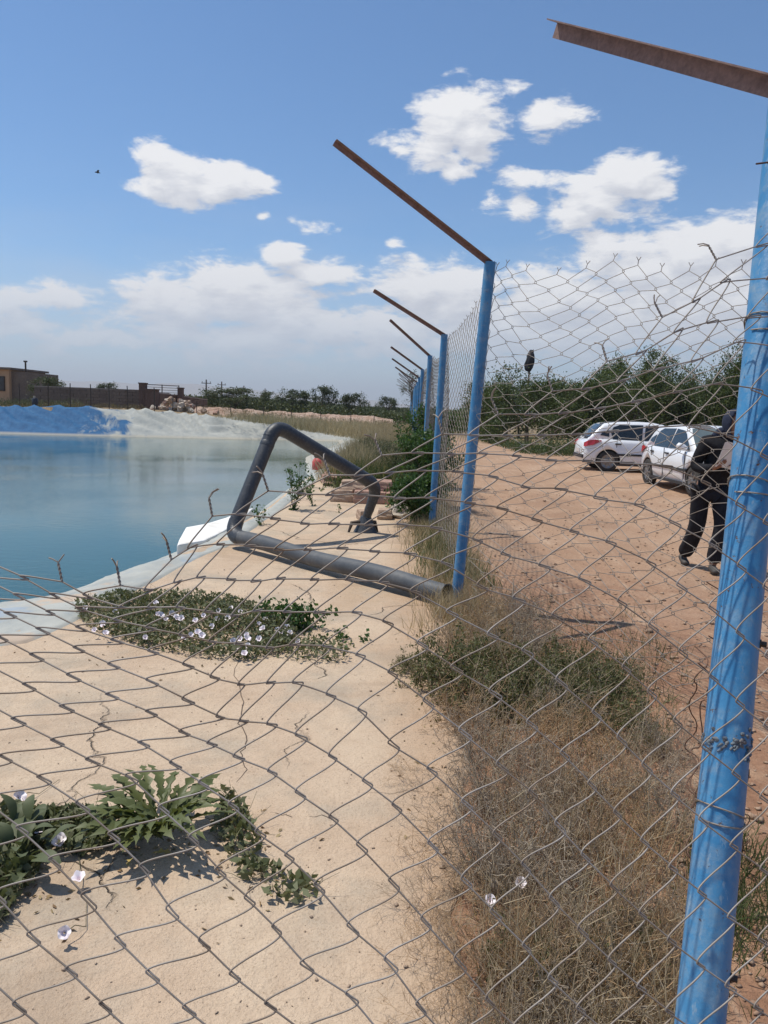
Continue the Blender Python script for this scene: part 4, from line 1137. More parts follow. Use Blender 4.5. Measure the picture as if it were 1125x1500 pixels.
me = bpy.data.meshes.new('bundle'); bm.to_mesh(me); bm.free(); me.materials.append(M_CLOTH)
o_ = obj('bundle', me, rag); o_.location = (0, 0, pz - .55)

# ------------------------------------------------------------------ far side of the pond
def gz(x, y): return float(base_h(np.array([x]), np.array([y]))[0])
def farpos(px, d_): p = aty(px, 600, d_); return p[0], p[1], gz(p[0], p[1])
# long earth bank of pinkish rubble behind the liner
xs = np.arange(205, 585, 1.1); V_ = []; rows = 16
for i, px in enumerate(xs):
    hor = px_of((0, 50, CAM_H))[1]
    topz = np.interp(px, [205, 235, 300, 420, 540, 575, 584], [.95, 1.12, 1.22, 1.08, 1.0, .85, .5]) + .10 * mnoise.noise(Vector((px * .045, 3, 1)))
    for j in range(rows):
        s_ = j / (rows - 1); yy_ = 48.5 + s_ * 7.5; x, y, _ = farpos(px, yy_)
        z0 = gz(x, y); prof = math.sin(min(1, s_ * 1.7) * math.pi / 2) * (1 if s_ < .7 else 1 - (s_ - .7) / .3)
        z = z0 - .1 + max(.0, topz - z0 + .1) * prof + .09 * mnoise.noise(Vector((x * 1.6, y * 1.6, 2))) + .05 * mnoise.noise(Vector((x * 5, y * 5, 7)))
        V_.append((x, y, z))
nI = len(xs); idx = np.arange(nI * rows).reshape(nI, rows)
Fb = np.stack([idx[:-1, :-1], idx[1:, :-1], idx[1:, 1:], idx[:-1, 1:]], -1).reshape(-1, 4)
M_BANK = pmat('pink_rubble_earth', [(.30, .19, .13), (.44, .29, .21), (.58, .44, .35), (.36, .24, .17)], 1.3, .95, .12, 3.5, detail=8, fine=(9, .6), hard=.16, spec=.15)
tag(obj('earth_bank', arr_mesh('earth_bank', np.array(V_), Fb, M_BANK, False)), kind='structure')
# scrub scattered on and before the bank and along the rim
def tuft_field(name, label, pts, h, leaf, mat, seed, per=26, up=1.2, spread=.3, aspect=.12, cat='scrub'):
    rng = np.random.RandomState(seed); C = []; D = []
    pts = np.asarray(pts); n = len(pts)
    rep = np.repeat(pts, per, 0); hh = np.repeat(rng.uniform(.5, 1.3, n), per) * h
    off_ = rng.normal(size=(len(rep), 3)) * spread * hh[:, None] * 1.3; off_[:, 2] = np.abs(rng.rand(len(rep))) * hh * .9
    Vl, Fl = leaf_arrays(rep + off_, leaf, rng, aspect, up)
    return tag(obj(name, arr_mesh(name, Vl, Fl, mat)), label, cat, kind='stuff')
M_SCRUB = leafmat('dry_scrub', [(.13, .10, .06), (.20, .16, .09), (.10, .095, .05), (.17, .12, .075)], .8, .2)
M_SCRUBG = leafmat('green_scrub', [(.05, .07, .03), (.08, .10, .045), (.12, .12, .06)], .7, .25)
rng = np.random.RandomState(12); pts = []
for k in range(380):
    px = rng.uniform(-60, 590); d_ = rng.uniform(46.5, 55) if px > 200 else rng.uniform(43, 49)
    x, y, z = farpos(px, d_)
    if 205 < px < 585 and 49 < y < 56: z += .22
    pts.append((x, y, z - .03))
tuft_field('dry_scrub', 'dry brown scrub along the far rim of the pond and the earth bank', pts, .30, .16, M_SCRUB, 4)
pts = []
for k in range(240):
    px = rng.choice([rng.uniform(-60, 120), rng.uniform(350, 590)]); x, y, z = farpos(px, rng.uniform(44, 50)); pts.append((x, y, z - .03))
tuft_field('green_scrub', 'greyish green weeds along the far rim of the pond', pts, .5, .2, M_SCRUBG, 5)
# green belt of orchards beyond
pts = []
for k in range(6500):
    px = rng.uniform(90, 700); d_ = rng.uniform(62, 150); x, y, z = farpos(px, d_); 
    if px < 240 and d_ < 85: continue
    if rng.rand() > .35 + .9 * (float(vnoise(np.array([x]), np.array([y]), .09, 5, 3)[0]) + .5): continue
    pts.append((x, y, z + (.3 if d_ > 90 else 0)))
tuft_field('distant_treeline', 'low green belt of orchards beyond the pond', pts, 1.0, .24, leafmat('belt_leaf', [(.05, .065, .026), (.07, .088, .034), (.10, .115, .045)], .6, .25), 6, per=46, spread=.38, aspect=.6, up=.2, cat='treeline')
FT = [('round', 340, 62, 568, 1.9, 'bushy dark tree beside the utility poles beyond the pond'), ('round', 424, 66, 569, 1.2, 'feathery tree above the middle of the earth bank'), ('round', 478, 70, 566, 1.0, 'round crowned tree standing highest beyond the earth bank'),
      ('round', 521, 66, 575, .95, 'rounder low tree to the fence side beyond the earth bank'), ('round', 312, 70, 575, .8, 'small tree right behind the dark wall end'), ('round', 566, 90, 580, 1.0, 'faint small tree near the far fence end'), ('round', 75, 52, 553, .95, 'dark rounded tree behind the grey block wall'), ('round', 160, 66, 560, .8, 'small shrub top showing above the block wall'), ('round', 388, 75, 574, .8, 'small tree beside the thinnest utility pole')]
for i, (kd, px, d_, ty, w, lab) in enumerate(FT):
    x, y, z = farpos(px, d_); top = aty(px, ty, d_)[2]
    tree(kd, i % 2, x, y, z, w * .85, i * 1.7, lab, 'trees beyond the pond', 'distant_tree', sz=(top - z) / 3.4)
x, y, z = farpos(601, 46); top = aty(601, 541, 46)[2]
tree('sparse', 0, x, y, z, .62, .5, 'open crowned tree behind the far end of the post row', None, 'sparse_tree', sz=(top - z) / 4.5)

# building, wall, gate pillars, railing
M_BRK = pmat('grey_block_wall', [(.16, .125, .105), (.21, .165, .135), (.25, .20, .165)], 1.2, .95, .02, 9, fine=(12, .4), spec=.2)
M_TAN = pmat('tan_render', [(.44, .27, .16), (.52, .34, .21)], 1.5, .9, .01, 10)
M_DARKG = pmat('dark_window_glass', [(.02, .024, .03), (.035, .04, .045)], 3, .15, spec=.6)
xb, yb, zb = farpos(14, 60); ztop = aty(0, 541, 60)[2]; ztop2 = aty(54, 546, 62)[2]
bd = thing('brick_building', 'tan fronted flat roofed brick building at the far bank, dark window', 'building', (xb, yb, zb - .1))
H = ztop - zb + .1; xR = aty(53, 560, 62)[0] - xb; xL = aty(15, 560, 60)[0] - xb
m_ = MB(); m_.box(((xL + xR) / 2 + .0, 3.2, H / 2 - .06), (xR - xL, 6, H - .12)); m_.build('side_wing', M_BRK, bd)
m_ = MB(); m_.box((xL - 4.55, 3.0, H / 2), (9.1, 6.4, H)); m_.build('wall', M_TAN, bd)
m_ = MB(); m_.box((xL - 4.5, 2.95, H + .08), (9.5, 6.8, .16)); m_.build('roof_edge', M_BRK, bd)
for wx in (xL - 1.05, xL - 3.6, xL - 6.2):
    fr = MB(); fr.box((wx, -.22, H * .60), (1.5, .10, 1.15)); fo = fr.build('window', M_DARKMETAL, bd)
    gl = MB(); gl.box((wx - .36, -.275, H * .60), (.64, .03, 1.0)); gl.box((wx + .36, -.275, H * .60), (.64, .03, 1.0)); gl.build('pane', M_DARKG, fo)
m_ = MB(); m_.tube([(xR - .35, 1, H - .1), (xR - .35, 1, H + .75)], .07, 8); m_.box((xR - .35, 1, H + .72), (.22, .22, .12)); m_.build('chimney_pipe', M_DARKMETAL, bd)
# block wall: each course and block cut as geometry where it is near enough to read
def wall_run(label, px0, px1, d0, d1, ty0, ty1, mat, name='block_wall'):
    a = farpos(px0, d0); b = farpos(px1, d1); za = aty(px0, ty0, d0)[2]; zb_ = aty(px1, ty1, d1)[2]
    t = thing(name, label, 'wall', (a[0], a[1], a[2] - .1)); dx, dy = b[0] - a[0], b[1] - a[1]; L = math.hypot(dx, dy); t.rotation_euler[2] = math.atan2(dy, dx)
    h0 = za - a[2] + .1; h1 = zb_ - a[2] + .1
    m_ = MB(); rnd = random.Random(px0); n = int(L / .8)
    m_.add([(0, -.08, 0), (L, -.08, 0), (L, -.08, h1 - .05), (0, -.08, h0 - .05), (0, .10, 0), (L, .10, 0), (L, .10, h1 - .05), (0, .10, h0 - .05)], [(0, 1, 2, 3), (5, 4, 7, 6), (3, 2, 6, 7), (0, 3, 7, 4), (1, 5, 6, 2)])
    m_.build('core', mat, t)
    bl = MB(); rows_ = 7
    for r_ in range(rows_):
        for k in range(n + 1):
            x0 = max(0, (k - (.5 if r_ % 2 else 0)) * L / n); x1 = min(L, (k + 1 - (.5 if r_ % 2 else 0)) * L / n)
            if x1 - x0 < .1: continue
            hh = h0 + (h1 - h0) * (x0 / L); ch = hh / rows_
            bl.box(((x0 + x1) / 2, -.10 - rnd.uniform(0, .012), ch * (r_ + .5)), (x1 - x0 - .03, .06, ch - .03))
    o_ = bl.build('block_courses', mat, t); o_['kind'] = 'stuff'
    cp = MB(); cp.add([(0, -.14, h0), (L, -.14, h1), (L, .15, h1), (0, .15, h0), (0, -.14, h0 - .05), (L, -.14, h1 - .05), (L, .15, h1 - .05), (0, .15, h0 - .05)], [(0, 1, 2, 3), (4, 5, 1, 0), (1, 5, 6, 2), (2, 6, 7, 3), (7, 4, 0, 3)])
    cp.build('coping', pmat('pale_coping', [(.34, .29, .25)], 3, .9), t)
    return t
wall_run('long grey block wall between the building and the gate pillar', 52, 205, 50, 50, 565, 571, M_BRK)
wall_run('brown block wall continuing from the gate towards the utility poles', 232, 302, 51, 55, 575, 585, pmat('brown_block_wall', [(.17, .115, .09), (.23, .16, .125)], 1.2, .95, .02, 9, spec=.2))
def pillar(px0, px1, d_, ty, label, mat, zoff=None):
    a = aty(px0, 590, d_); b = aty(px1, 590, d_); z0 = gz(a[0], a[1]) - .1 if zoff is None else zoff; zt = aty(px0, ty, d_)[2]
    t = thing('gate_pillar', label, 'pillar', ((a[0] + b[0]) / 2, d_, z0), 0, 'brick gate pillars'); w = b[0] - a[0]
    m_ = MB(); m_.box((0, 0, (zt - z0) / 2), (w, w, zt - z0)); m_.build('shaft', mat, t)
    c_ = MB(); c_.box((0, 0, zt - z0 + .03), (w + .08, w + .08, .07)); c_.build('cap', mat, t); return t
M_BRK2 = pmat('dark_brown_brick', [(.13, .085, .07), (.18, .12, .095)], 2.2, .95, .02, 12, fine=(14, .4), spec=.2)
pillar(205, 214.5, 49.4, 562, 'tall brick gate pillar at the end of the long grey wall', M_BRK2)
pillar(215.5, 231, 49.3, 571, 'broad dark gate pier beside the tall pillar', M_BRK2)
pillar(261, 268.5, 52.2, 569, 'short brick pillar at the far end of the railing', M_BRK2)
rl = thing('railing', 'thin metal railing between two brick pillars above the wall', 'railing', aty(214, 575, 50.8)); R0_ = Vector(rl.location)
m_a = aty(214, 563, 50.8); m_b = aty(262, 565.5, 52.1)
for k in range(4):
    t_ = MB(); dz = -.16 * k; t_.tube([Vector(m_a) - R0_ + Vector((0, 0, dz)), Vector(m_b) - R0_ + Vector((0, 0, dz))], .028 if k == 0 else .016, 6); t_.build('rail', M_DARKMETAL, rl)
for f in (.0, .48, 1.0):
    q = Vector(m_a).lerp(Vector(m_b), f) - R0_; t_ = MB(); t_.tube([q + Vector((0, 0, .04)), q - Vector((0, 0, .75))], .035, 6); t_.build('upright', M_DARKMETAL, rl)
# rubble heap by the gate
hp = thing('rubble_heap', 'heap of pale broken stones in front of the brown wall', 'rubble heap', farpos(252, 48)); rnd = random.Random(4)
protos = [rock_mesh((.34, .30, .24), 60 + k, .14) for k in range(4)]
M_RUB = [M_ST3, M_ST2, M_ST1]
for p_, m__ in zip(protos, (M_ST3, M_ST2, M_ST3, M_ST1)): p_.materials.append(m__)
for k in range(60):
    u_ = rnd.gauss(0, .5); o_ = obj('stone', protos[k % 4], hp); w_ = math.exp(-u_ * u_ * 1.5)
    o_.location = (u_ * 1.5 + .2, rnd.uniform(-.5, .9), rnd.uniform(0, .75) * w_ - .02); o_.rotation_euler = (rnd.uniform(0, 6), rnd.uniform(0, 6), rnd.uniform(0, 6)); s_ = rnd.uniform(.5, 1.15); o_.scale = (s_, s_, s_)
# black barrel on the rim
bx_, by_, bz_ = farpos(51.5, 43.5)
br = thing('black_barrel', 'black plastic barrel with narrow neck standing on the far rim', 'barrel', (bx_, by_, bz_))
m_ = MB(); m_.tube([(0, 0, 0), (0, 0, .03), (0, 0, .45), (0, 0, .52)], [.14, .165, .165, .12], 16); m_.build('body', pmat('dark_blue_plastic', [(.015, .02, .035), (.03, .035, .05)], 5, .5), br)
m_ = MB(); m_.tube([(-.03, 0, .52), (-.03, 0, .64)], .06, 12); m_.build('neck', M_ST3, br)
THIN = ['nearest the brick building', 'just past the black barrel', 'before the leafy grey wall', 'before the grey wall, above blue liner', 'where the blue liner ends', 'just before the tall gate pillar', 'in front of the broad dark gate pier', 'beside the rubble heap', 'under the tallest utility pole', 'before the bushy dark tree', 'seen just above the pipe elbow', 'in front of the feathery tree', 'in front of the round crowned tree', 'in front of the rounder low tree', 'nearest the grassy bank']
# thin posts of the far fence
for i, px in enumerate([29, 71, 103, 133, 160, 187, 226, 253, 288, 338, 386, 427, 470, 514, 548]):
    x, y, z = farpos(px, 43.6 if px < 240 else 46.5); m_ = MB(); hh = 1.35 if px < 240 else .8
    m_.tube([(0, 0, -.2), (.01, 0, hh * .6), (0.02 * math.sin(i), 0, hh)], .026, 6)
    o_ = m_.build('thin_fence_post', M_DARKMETAL); o_.location = (x, y, z)
    tag(o_, 'thin dark post on the far pond rim, ' + THIN[i], 'fence post', 'thin posts on the far rim')
# utility poles
for px, ty, by_, d_, lab in ((302, 556, 588, 150, 'tallest utility pole with cross arm behind the brown wall'), (324.5, 559, 588, 170, 'second utility pole, close to the bushy tree'), (357, 565, 588, 200, 'slim utility pole without visible arm in the middle'), (388, 569, 590, 230, 'smallest and farthest utility pole')):
    a = farpos(px, d_); zt = aty(px, ty, d_)[2]; t = thing('utility_pole', lab, 'utility pole', a, 0, 'utility poles beyond the pond'); H_ = zt - a[2]
    m_ = MB(); m_.tube([(0, 0, -1), (0, 0, H_)], [.22, .13], 8); m_.build('shaft', M_BRK, t)
    m_ = MB(); m_.box((0, 0, H_ - .7), (1.9 if px < 340 else 1.2, .14, .14)); m_.build('cross_arm', M_BRK, t)
    for dx in (-.8, 0, .8):
        m_ = MB(); m_.tube([(dx * (.55 if px > 340 else 1), 0, H_ - .62), (dx * (.55 if px > 340 else 1), 0, H_ - .35)], .06, 6); m_.build('insulator', M_DARKMETAL, t)
    if px == 302:
        m_ = MB(); m_.tube([(0, 0, H_ * .35), (1.9, 0, 0.0)], .06, 6); m_.build('stay', M_DARKMETAL, t)
# bird
bd_ = at(143, 253, 60); bird = MB()
bird.tube([(-.22, 0, 0), (-.12, 0, .03), (.05, 0, .02), (.2, 0, 0)], [.01, .055, .05, .02], 8)
bird.add([(-.08, 0, .03), (.08, 0, .03), (.12, .32, .13), (.0, .55, .06), (-.03, .3, .12)], [(0, 1, 2, 4), (2, 3, 4)])
bird.add([(-.08, 0, .03), (.08, 0, .03), (.12, -.32, .13), (.0, -.55, .06), (-.03, -.3, .12)], [(0, 1, 2, 4), (2, 3, 4)])
o_ = bird.build('bird', M_CLOTH); o_.location = tuple(bd_); o_.rotation_euler = (0, 0, .4); tag(o_, 'small dark bird flying in the blue sky above the pond', 'bird')
# ------------------------------------------------------------------ plants on and beside the apron
M_TWIG = leafmat('dry_twig', [(.21, .145, .09), (.36, .265, .17), (.50, .39, .27), (.26, .19, .13)], .85, 0)
M_TWIGO = leafmat('orange_dry_twig', [(.36, .22, .11), (.52, .35, .19), (.29, .19, .11)], .85, 0)
M_TWIGG = leafmat('grey_dry_twig', [(.20, .155, .11), (.36, .29, .21), (.50, .42, .32)], .85, 0)
M_GREENL = leafmat('weed_leaf', [(.075, .088, .03), (.12, .125, .048), (.19, .18, .08)], .6, .3)
M_GREYL = leafmat('bindweed_leaf', [(.09, .105, .045), (.14, .155, .07), (.21, .21, .12)], .6, .25)
def wiry_meshes(seed, r=.35, h=.38, n0=38, mat=None, leafy=0.0, thin=.0018, lvl=3):
    rng = np.random.RandomState(seed); S = []; tips = []
    for k in range(n0):
        an = rng.uniform(0, 6.28); e = rng.uniform(.25, 1.5); d_ = np.array([math.cos(an), math.sin(an), e]); d_ /= np.linalg.norm(d_)
        p0 = np.array([math.cos(an) * r * .25 * rng.rand(), math.sin(an) * r * .25 * rng.rand(), -.01])
        branch(p0, d_, h * rng.uniform(.25, .5), thin * 1.5, lvl - 1, rng, S, tips, .85, .0, (2, 4), .28, .62)
    V_, F_ = seg_arrays([s[0] for s in S], [s[1] for s in S], [max(s[2], thin * .55) for s in S], [max(s[3], thin * .5) for s in S], 3)
    T_ = np.array(tips); mid = np.array([(s[0] + s[1]) / 2 for s in S])
    out = [arr_mesh('twigs', V_, F_, mat or M_TWIG)]
    if leafy:
        n = int(leafy); C = mid[rng.randint(0, len(mid), n)] + rng.normal(size=(n, 3)) * .012
        Vl, Fl = leaf_arrays(C, .022, rng, .42, .5); out.append(arr_mesh('foliage', Vl, Fl, M_GREENL))
    return out
WIRY = [wiry_meshes(100, mat=M_TWIG), wiry_meshes(101, mat=M_TWIGO), wiry_meshes(102, mat=M_TWIGG), wiry_meshes(103, n0=18, mat=M_TWIG, leafy=2600), wiry_meshes(104, n0=26, mat=M_TWIG, leafy=3200), wiry_meshes(105, n0=11, mat=M_TWIGO, thin=.0012), wiry_meshes(106, n0=14, mat=M_TWIG, thin=.0012)]
def gtop(x, y):
    inside = x < np.interp(y, ys, xr)
    return zc(x, y) if inside else float(ground_h(np.array([x]), np.array([y]))[0])
def weed(v, px, py, s, sz, rz, name, label, group, scx=None, cat='weed'):
    p = onz(px, py, 0.0); z = gtop(p[0], p[1])
    t = thing(name, label, cat, (p[0], p[1], z), rz, group); t.scale = (s * (scx or 1), s, sz)
    for me in WIRY[v]:
        o_ = obj(me.name.split('.')[0], me, t); o_['kind'] = 'stuff'
    return t
gdry = 'dry wiry weeds along the foot of the mesh'; ggrn = 'green weeds along the foot of the mesh'
dry = [(1,700,905,.8,.9),(2,735,925,.9,1.0),(0,760,895,.8,.8),(0,690,1085,.75,.75),(2,720,1120,.8,.8),(1,775,1095,.8,.7),(1,845,1085,.85,.75),(0,800,1165,.8,.85),(2,735,1190,.8,.85),(1,880,1165,.8,.75),(0,940,1150,.75,.7),
       (2,770,1275,.75,.8),(0,850,1255,.75,.8),(1,925,1255,.75,.7),(2,725,1300,.6,.65),(0,800,1370,.7,.75),(2,885,1365,.7,.7),(1,960,1345,.6,.6),(0,760,1450,.65,.7),(2,840,1480,.7,.7),(1,925,1465,.65,.65),(0,985,1450,.5,.5),(2,800,1590,.65,.65),(0,900,1600,.65,.65),(0,1000,1570,.5,.5),(2,730,1560,.5,.6)]
rngw = random.Random(77)
for k in range(9):
    py = rngw.uniform(1075, 1560); x0 = 700 + (py - 1080) * .05; dry.append((rngw.choice([0, 2, 1, 0, 2]), rngw.uniform(x0, 985), py, rngw.uniform(.5, .85), rngw.uniform(.6, .95)))
place = ['at the foot of the post with the pipe', 'just past the pipe mouth', 'beside the pale upright stalk', 'on the concrete edge below the green patch', 'in the brown band nearest the concrete', 'orange toned, below the green patch', 'orange toned, under the grassy clump', 'in the middle of the brown band', 'grey one on the concrete edge', 'orange one toward the dirt', 'small one out on the dirt',
         'grey one deep in the thicket', 'brown one deep in the thicket', 'orange one on the dirt side of the thicket', 'grey one spilling onto the concrete', 'in the lower thicket beside the pink flower', 'grey one in the lower thicket', 'small orange one near the thick post', 'low brown one at the concrete edge', 'grey one in the bottom thicket', 'orange one in the bottom thicket', 'small one touching the thick post foot', 'lowest grey one', 'lowest brown one', 'lowest one by the thick post', 'lowest one on the concrete edge']
FILL = ['%s, %s' % (a_, b_) for a_ in ('upper third', 'middle', 'lower third') for b_ in ('on the concrete side', 'in the densest brown part', 'on the dirt side')]
fill_ = sorted(dry[len(place):], key=lambda q: q[2]); fill_ = [q for k in range(3) for q in sorted(fill_[3 * k:3 * k + 3], key=lambda q: q[1])]; dry[len(place):] = fill_
for i, (v, px, py, s, sz) in enumerate(dry):
    weed(v, px, py, s, sz * 1.35, i * 2.4, 'dry_weed', ('tangled dry weed %s' % place[i]) if i < len(place) else 'tangled dry weed in the thicket, %s' % FILL[i - len(place)], gdry)
for i, (px, py, s, sz) in enumerate([(655,1210,.75,.55), (640,1330,.55,.5), (680,1440,.55,.6), (700,1385,.5,.5), (628, 1160, .5, .4)]):
    weed(6, px, py, s * 1.2, sz, i * 1.9 + 1, 'sprawling_weed', ['thin sprawling dry weed spread over the pale concrete', 'small thin dry weed on the concrete halfway down', 'thin dry weed near the bottom of the concrete edge', 'thin dry weed between the concrete and the thicket', 'wispy dry weed farthest out on the concrete'][i], 'thin dry weeds on the concrete')
for i, (v, px, py, s, sz) in enumerate([(4,660,1005,.95,.95),(4,690,1030,1.0,.8),(3,720,985,.9,.8),(4,745,1040,.8,.8),(3,800,985,.8,.7),(4,850,1010,.9,.75),(4,885,1050,.8,.6),(3,905,1000,.6,.5),(4,775,1425,.5,.5),(4,915,1400,.5,.45),(3,610,985,.6,.35),(4,800,1020,.8,.7),(3,940,1085,.5,.45)]):
    weed(v, px, py, s, sz * 1.35, i * 1.7, 'green_weed', 'leafy green weed ' + ['spreading onto the concrete', 'in the middle of the green patch', 'behind the green patch', 'on the dirt side of the green patch', 'thin one between both green clumps', 'in the grassy clump on the dirt', 'low one at the edge of the grassy clump', 'small one behind the grassy clump', 'down in the bottom thicket', 'near the foot of the thick post', 'flat one creeping out over the concrete', 'joining the two green clumps', 'small outlier on the dirt'][i], ggrn)
for i, (v, px, py, s, sz) in enumerate([(0,672,950,.9,1.0),(1,715,945,.9,1.2),(2,755,960,.9,1.1),(0,790,940,.8,1.0),(1,680,1055,.8,.8),(2,820,1060,.7,.8)]):
    weed(v, px, py, s, sz * 1.25, i * 1.1, 'dry_weed', 'dry weed ' + ['right below the pipe mouth', 'tall and orange between the post and the green patch', 'grey, between the post and the grassy clump', 'brown, on the dirt behind the grassy clump', 'orange, poking out of the green patch', 'grey, poking out of the grassy clump'][i], gdry)
for i, (px, py, s, sz) in enumerate([(615,1250,.5,.5), (600,1135,.45,.35), (660,1290,.6,.6), (635,1395,.5,.6), (670,1350,.6,.55), (655, 1500, .5, .6)]):
    weed(5, px, py, s * 1.2, sz, i * 2.9 + 1, 'sprawling_weed', 'thin orange dry weed on the pale concrete, ' + ['farthest out at mid height', 'small and uppermost', 'half way down against the thicket', 'next to the lowest thin weeds', 'between two brown thin weeds', 'lowest of all'][i], 'thin dry weeds on the concrete')
# upright grass blades through the weeds
def blades(name, label, P, h, w, mat, seed, per=12, r=.10, cat='grass', lean=.35):
    rng = np.random.RandomState(seed); P = np.repeat(np.asarray(P, float), per, 0); n = len(P)
    P[:, :2] += rng.normal(size=(n, 2)) * r; L = h * rng.uniform(.4, 1.25, n)
    d_ = np.stack([rng.normal(size=n) * lean, rng.normal(size=n) * lean, np.ones(n)], -1); d_ /= np.linalg.norm(d_, axis=1)[:, None]
    side = np.cross(d_, rng.normal(size=(n, 3))); side /= np.linalg.norm(side, axis=1)[:, None]
    m_ = P + d_ * (L * .55)[:, None]; d2 = d_ + rng.normal(size=(n, 3)) * .35; d2 /= np.linalg.norm(d2, axis=1)[:, None]
    t_ = m_ + d2 * (L * .5)[:, None]; W = w * rng.uniform(.6, 1.3, n)[:, None]
    V_ = np.stack([P - side * W, P + side * W, m_ + side * W * .7, m_ - side * W * .7, t_], 1).reshape(-1, 3)
    b_ = (np.arange(n) * 5)[:, None]
    F_ = np.concatenate([b_ + np.array([[0, 1, 2]]), b_ + np.array([[0, 2, 3]]), b_ + np.array([[3, 2, 4]])], 0)
    return tag(obj(name, arr_mesh(name, V_, F_, mat)), label, cat, kind='stuff')
M_BLD = leafmat('dry_grass_blade', [(.26, .19, .10), (.42, .33, .20), (.56, .46, .31), (.32, .24, .14)], .8, .25)
M_BLDG = leafmat('green_grass_blade', [(.05, .085, .025), (.085, .12, .04), (.14, .16, .06), (.20, .19, .10)], .7, .3)
rng = np.random.RandomState(21)
pts = []
for k in range(170):
    px, py = rng.uniform(675, 985), rng.uniform(1080, 1640)
    if px < 690 + (py - 1080) * .06: continue
    p = onz(px, py, 0); pts.append((p[0], p[1], gtop(p[0], p[1])))
blades('dry_grass', 'dry brown grass between the wiry weeds', pts, .20, .0016, M_BLD, 3, 14, .05)
pts = []
for k in range(170):
    px, py = rng.normal(860, 50), rng.normal(1000, 38); p = onz(px, py, 0); pts.append((p[0], p[1], gtop(p[0], p[1])))
for k in range(60):
    px, py = rng.normal(1075, 30), rng.normal(1330, 60); p = onz(px, py, 0); pts.append((p[0], p[1], gtop(p[0], p[1])))
blades('green_grass', 'green and straw coloured grass on the dirt beside the weeds', pts, .13, .0018, M_BLDG, 4, 16, .06)
# distinct straw stems standing out of the thicket
stm = MB(); rs = random.Random(91)
for k in range(260):
    px, py = rs.uniform(655, 990), rs.uniform(930, 1620)
    if px < 670 + (py - 930) * .06: continue
    p = onz(px, py, 0); z = gtop(p[0], p[1]); L = rs.uniform(.16, .42); a_ = rs.uniform(0, 6.28); ln = rs.uniform(.02, .16)
    q = [Vector((p[0] + math.cos(a_) * ln * t_ * t_ + rs.uniform(-.006, .006), p[1] + math.sin(a_) * ln * t_ * t_, z + L * t_)) for t_ in (0, .25, .5, .75, 1)]
    stm.tube(q, [.0019, .0017, .0014, .0011, .0007], 4, cap=False)
    for j in range(rs.randint(1, 5)):
        b0 = q[rs.randint(1, 4)]; an = rs.uniform(0, 6.28); l2 = rs.uniform(.03, .09); stm.tube([b0, b0 + Vector((math.cos(an) * l2, math.sin(an) * l2, l2 * .8))], [.0012, .0007], 3, cap=False)
tag(stm.build('straw_stems', M_BLD), 'pale straw stems standing out of the brown thicket', 'dry stems', kind='stuff')
# grass strip along the row of posts
pts = []
for k in range(900):
    y = rng.uniform(4.6, 14); x = rng.normal(.68 + .02 * max(0, y - 10), .16); pts.append((x, y, gtop(x, y)))
blades('fence_foot_grass', 'dry grass growing through the mesh along the row of posts', pts, .22, .0022, M_BLD, 5, 12, .06)
pts = []
for k in range(46):
    px, py = rng.uniform(640, 700), rng.uniform(893, 915); p = onz(px, py, 0); pts.append((p[0], p[1], gtop(p[0], p[1])))
blades('pipe_mouth_grass', 'dry grass tufts around the open end of the pipe', pts, .24, .0022, M_BLD, 15, 12, .05)
pts = []
for k in range(220):
    y = rng.uniform(6.5, 13); x = rng.normal(.66, .13); pts.append((x, y, gtop(x, y)))
blades('fence_foot_weeds', 'green weeds growing through the mesh along the row of posts', pts, .20, .005, M_BLDG, 6, 12, .06)
# bank between the pond and the posts
def bank_pts(n, y0, y1, seed, a=0.0, b=1.0):
    rng = np.random.RandomState(seed); out = []
    rr_ = RIM[14:24]; rr_ = rr_[np.argsort(rr_[:, 1])]
    for k in range(n):
        y = y0 + (y1 - y0) * rng.rand() ** 1.3; xl_ = np.interp(y, rr_[:, 1], rr_[:, 0]) + .35; xr_ = .75 + max(0, y - 12) * .028
        x = xl_ + (xr_ - xl_) * (a + (b - a) * rng.rand()); out.append((x, y, gz(x, y)))
    return out
blades('bank_grass', 'tall dry brown grass on the bank between the pond and the posts', bank_pts(2600, 15.5, 44, 7), .60, .007, M_BLD, 8, 14, .14)
blades('bank_weeds', 'greyish green weeds at the near end of the grassy bank', bank_pts(520, 14.5, 24, 9, .15, 1), .55, .010, M_BLDG, 9, 18, .16)
# wispy bushes at the near end of the bank
def leafy_shrub(seed, h, r, nleaf, leaf, mat, stems=9, aspect=.5, lvl=2):
    rng = np.random.RandomState(seed); S = []; tips = []
    for k in range(stems):
        an = rng.uniform(0, 6.28); d_ = np.array([math.cos(an) * r / h, math.sin(an) * r / h, 1.0]); d_ /= np.linalg.norm(d_)
        branch(np.array([0, 0, -.02]), d_, h * .5, h * .008 + .002, lvl, rng, S, tips, .35, 0, (1, 3), .12, .6)
    mid = np.array([s[0] + (s[1] - s[0]) * rng.rand() for s in S if s[1][2] > h * .06]); top = mid[:, 2].max(); sc = h / top
    S = [(a * sc, b * sc, c, d_) for a, b, c, d_ in S]; mid *= sc
    C = mid[rng.randint(0, len(mid), nleaf)] + rng.normal(size=(nleaf, 3)) * leaf * .7
    C[:, 2] = np.maximum(C[:, 2], .01)
    Vl, Fl = leaf_arrays(C, leaf, rng, aspect, .5); Vt, Ft = seg_arrays([s[0] for s in S], [s[1] for s in S], [s[2] for s in S], [s[3] for s in S], 4)
    return arr_mesh('stems', Vt, Ft, M_BARKG), arr_mesh('foliage', Vl, Fl, mat)
M_BARKG = pmat('green_stem', [(.09, .09, .045), (.14, .12, .07)], 8, .8)
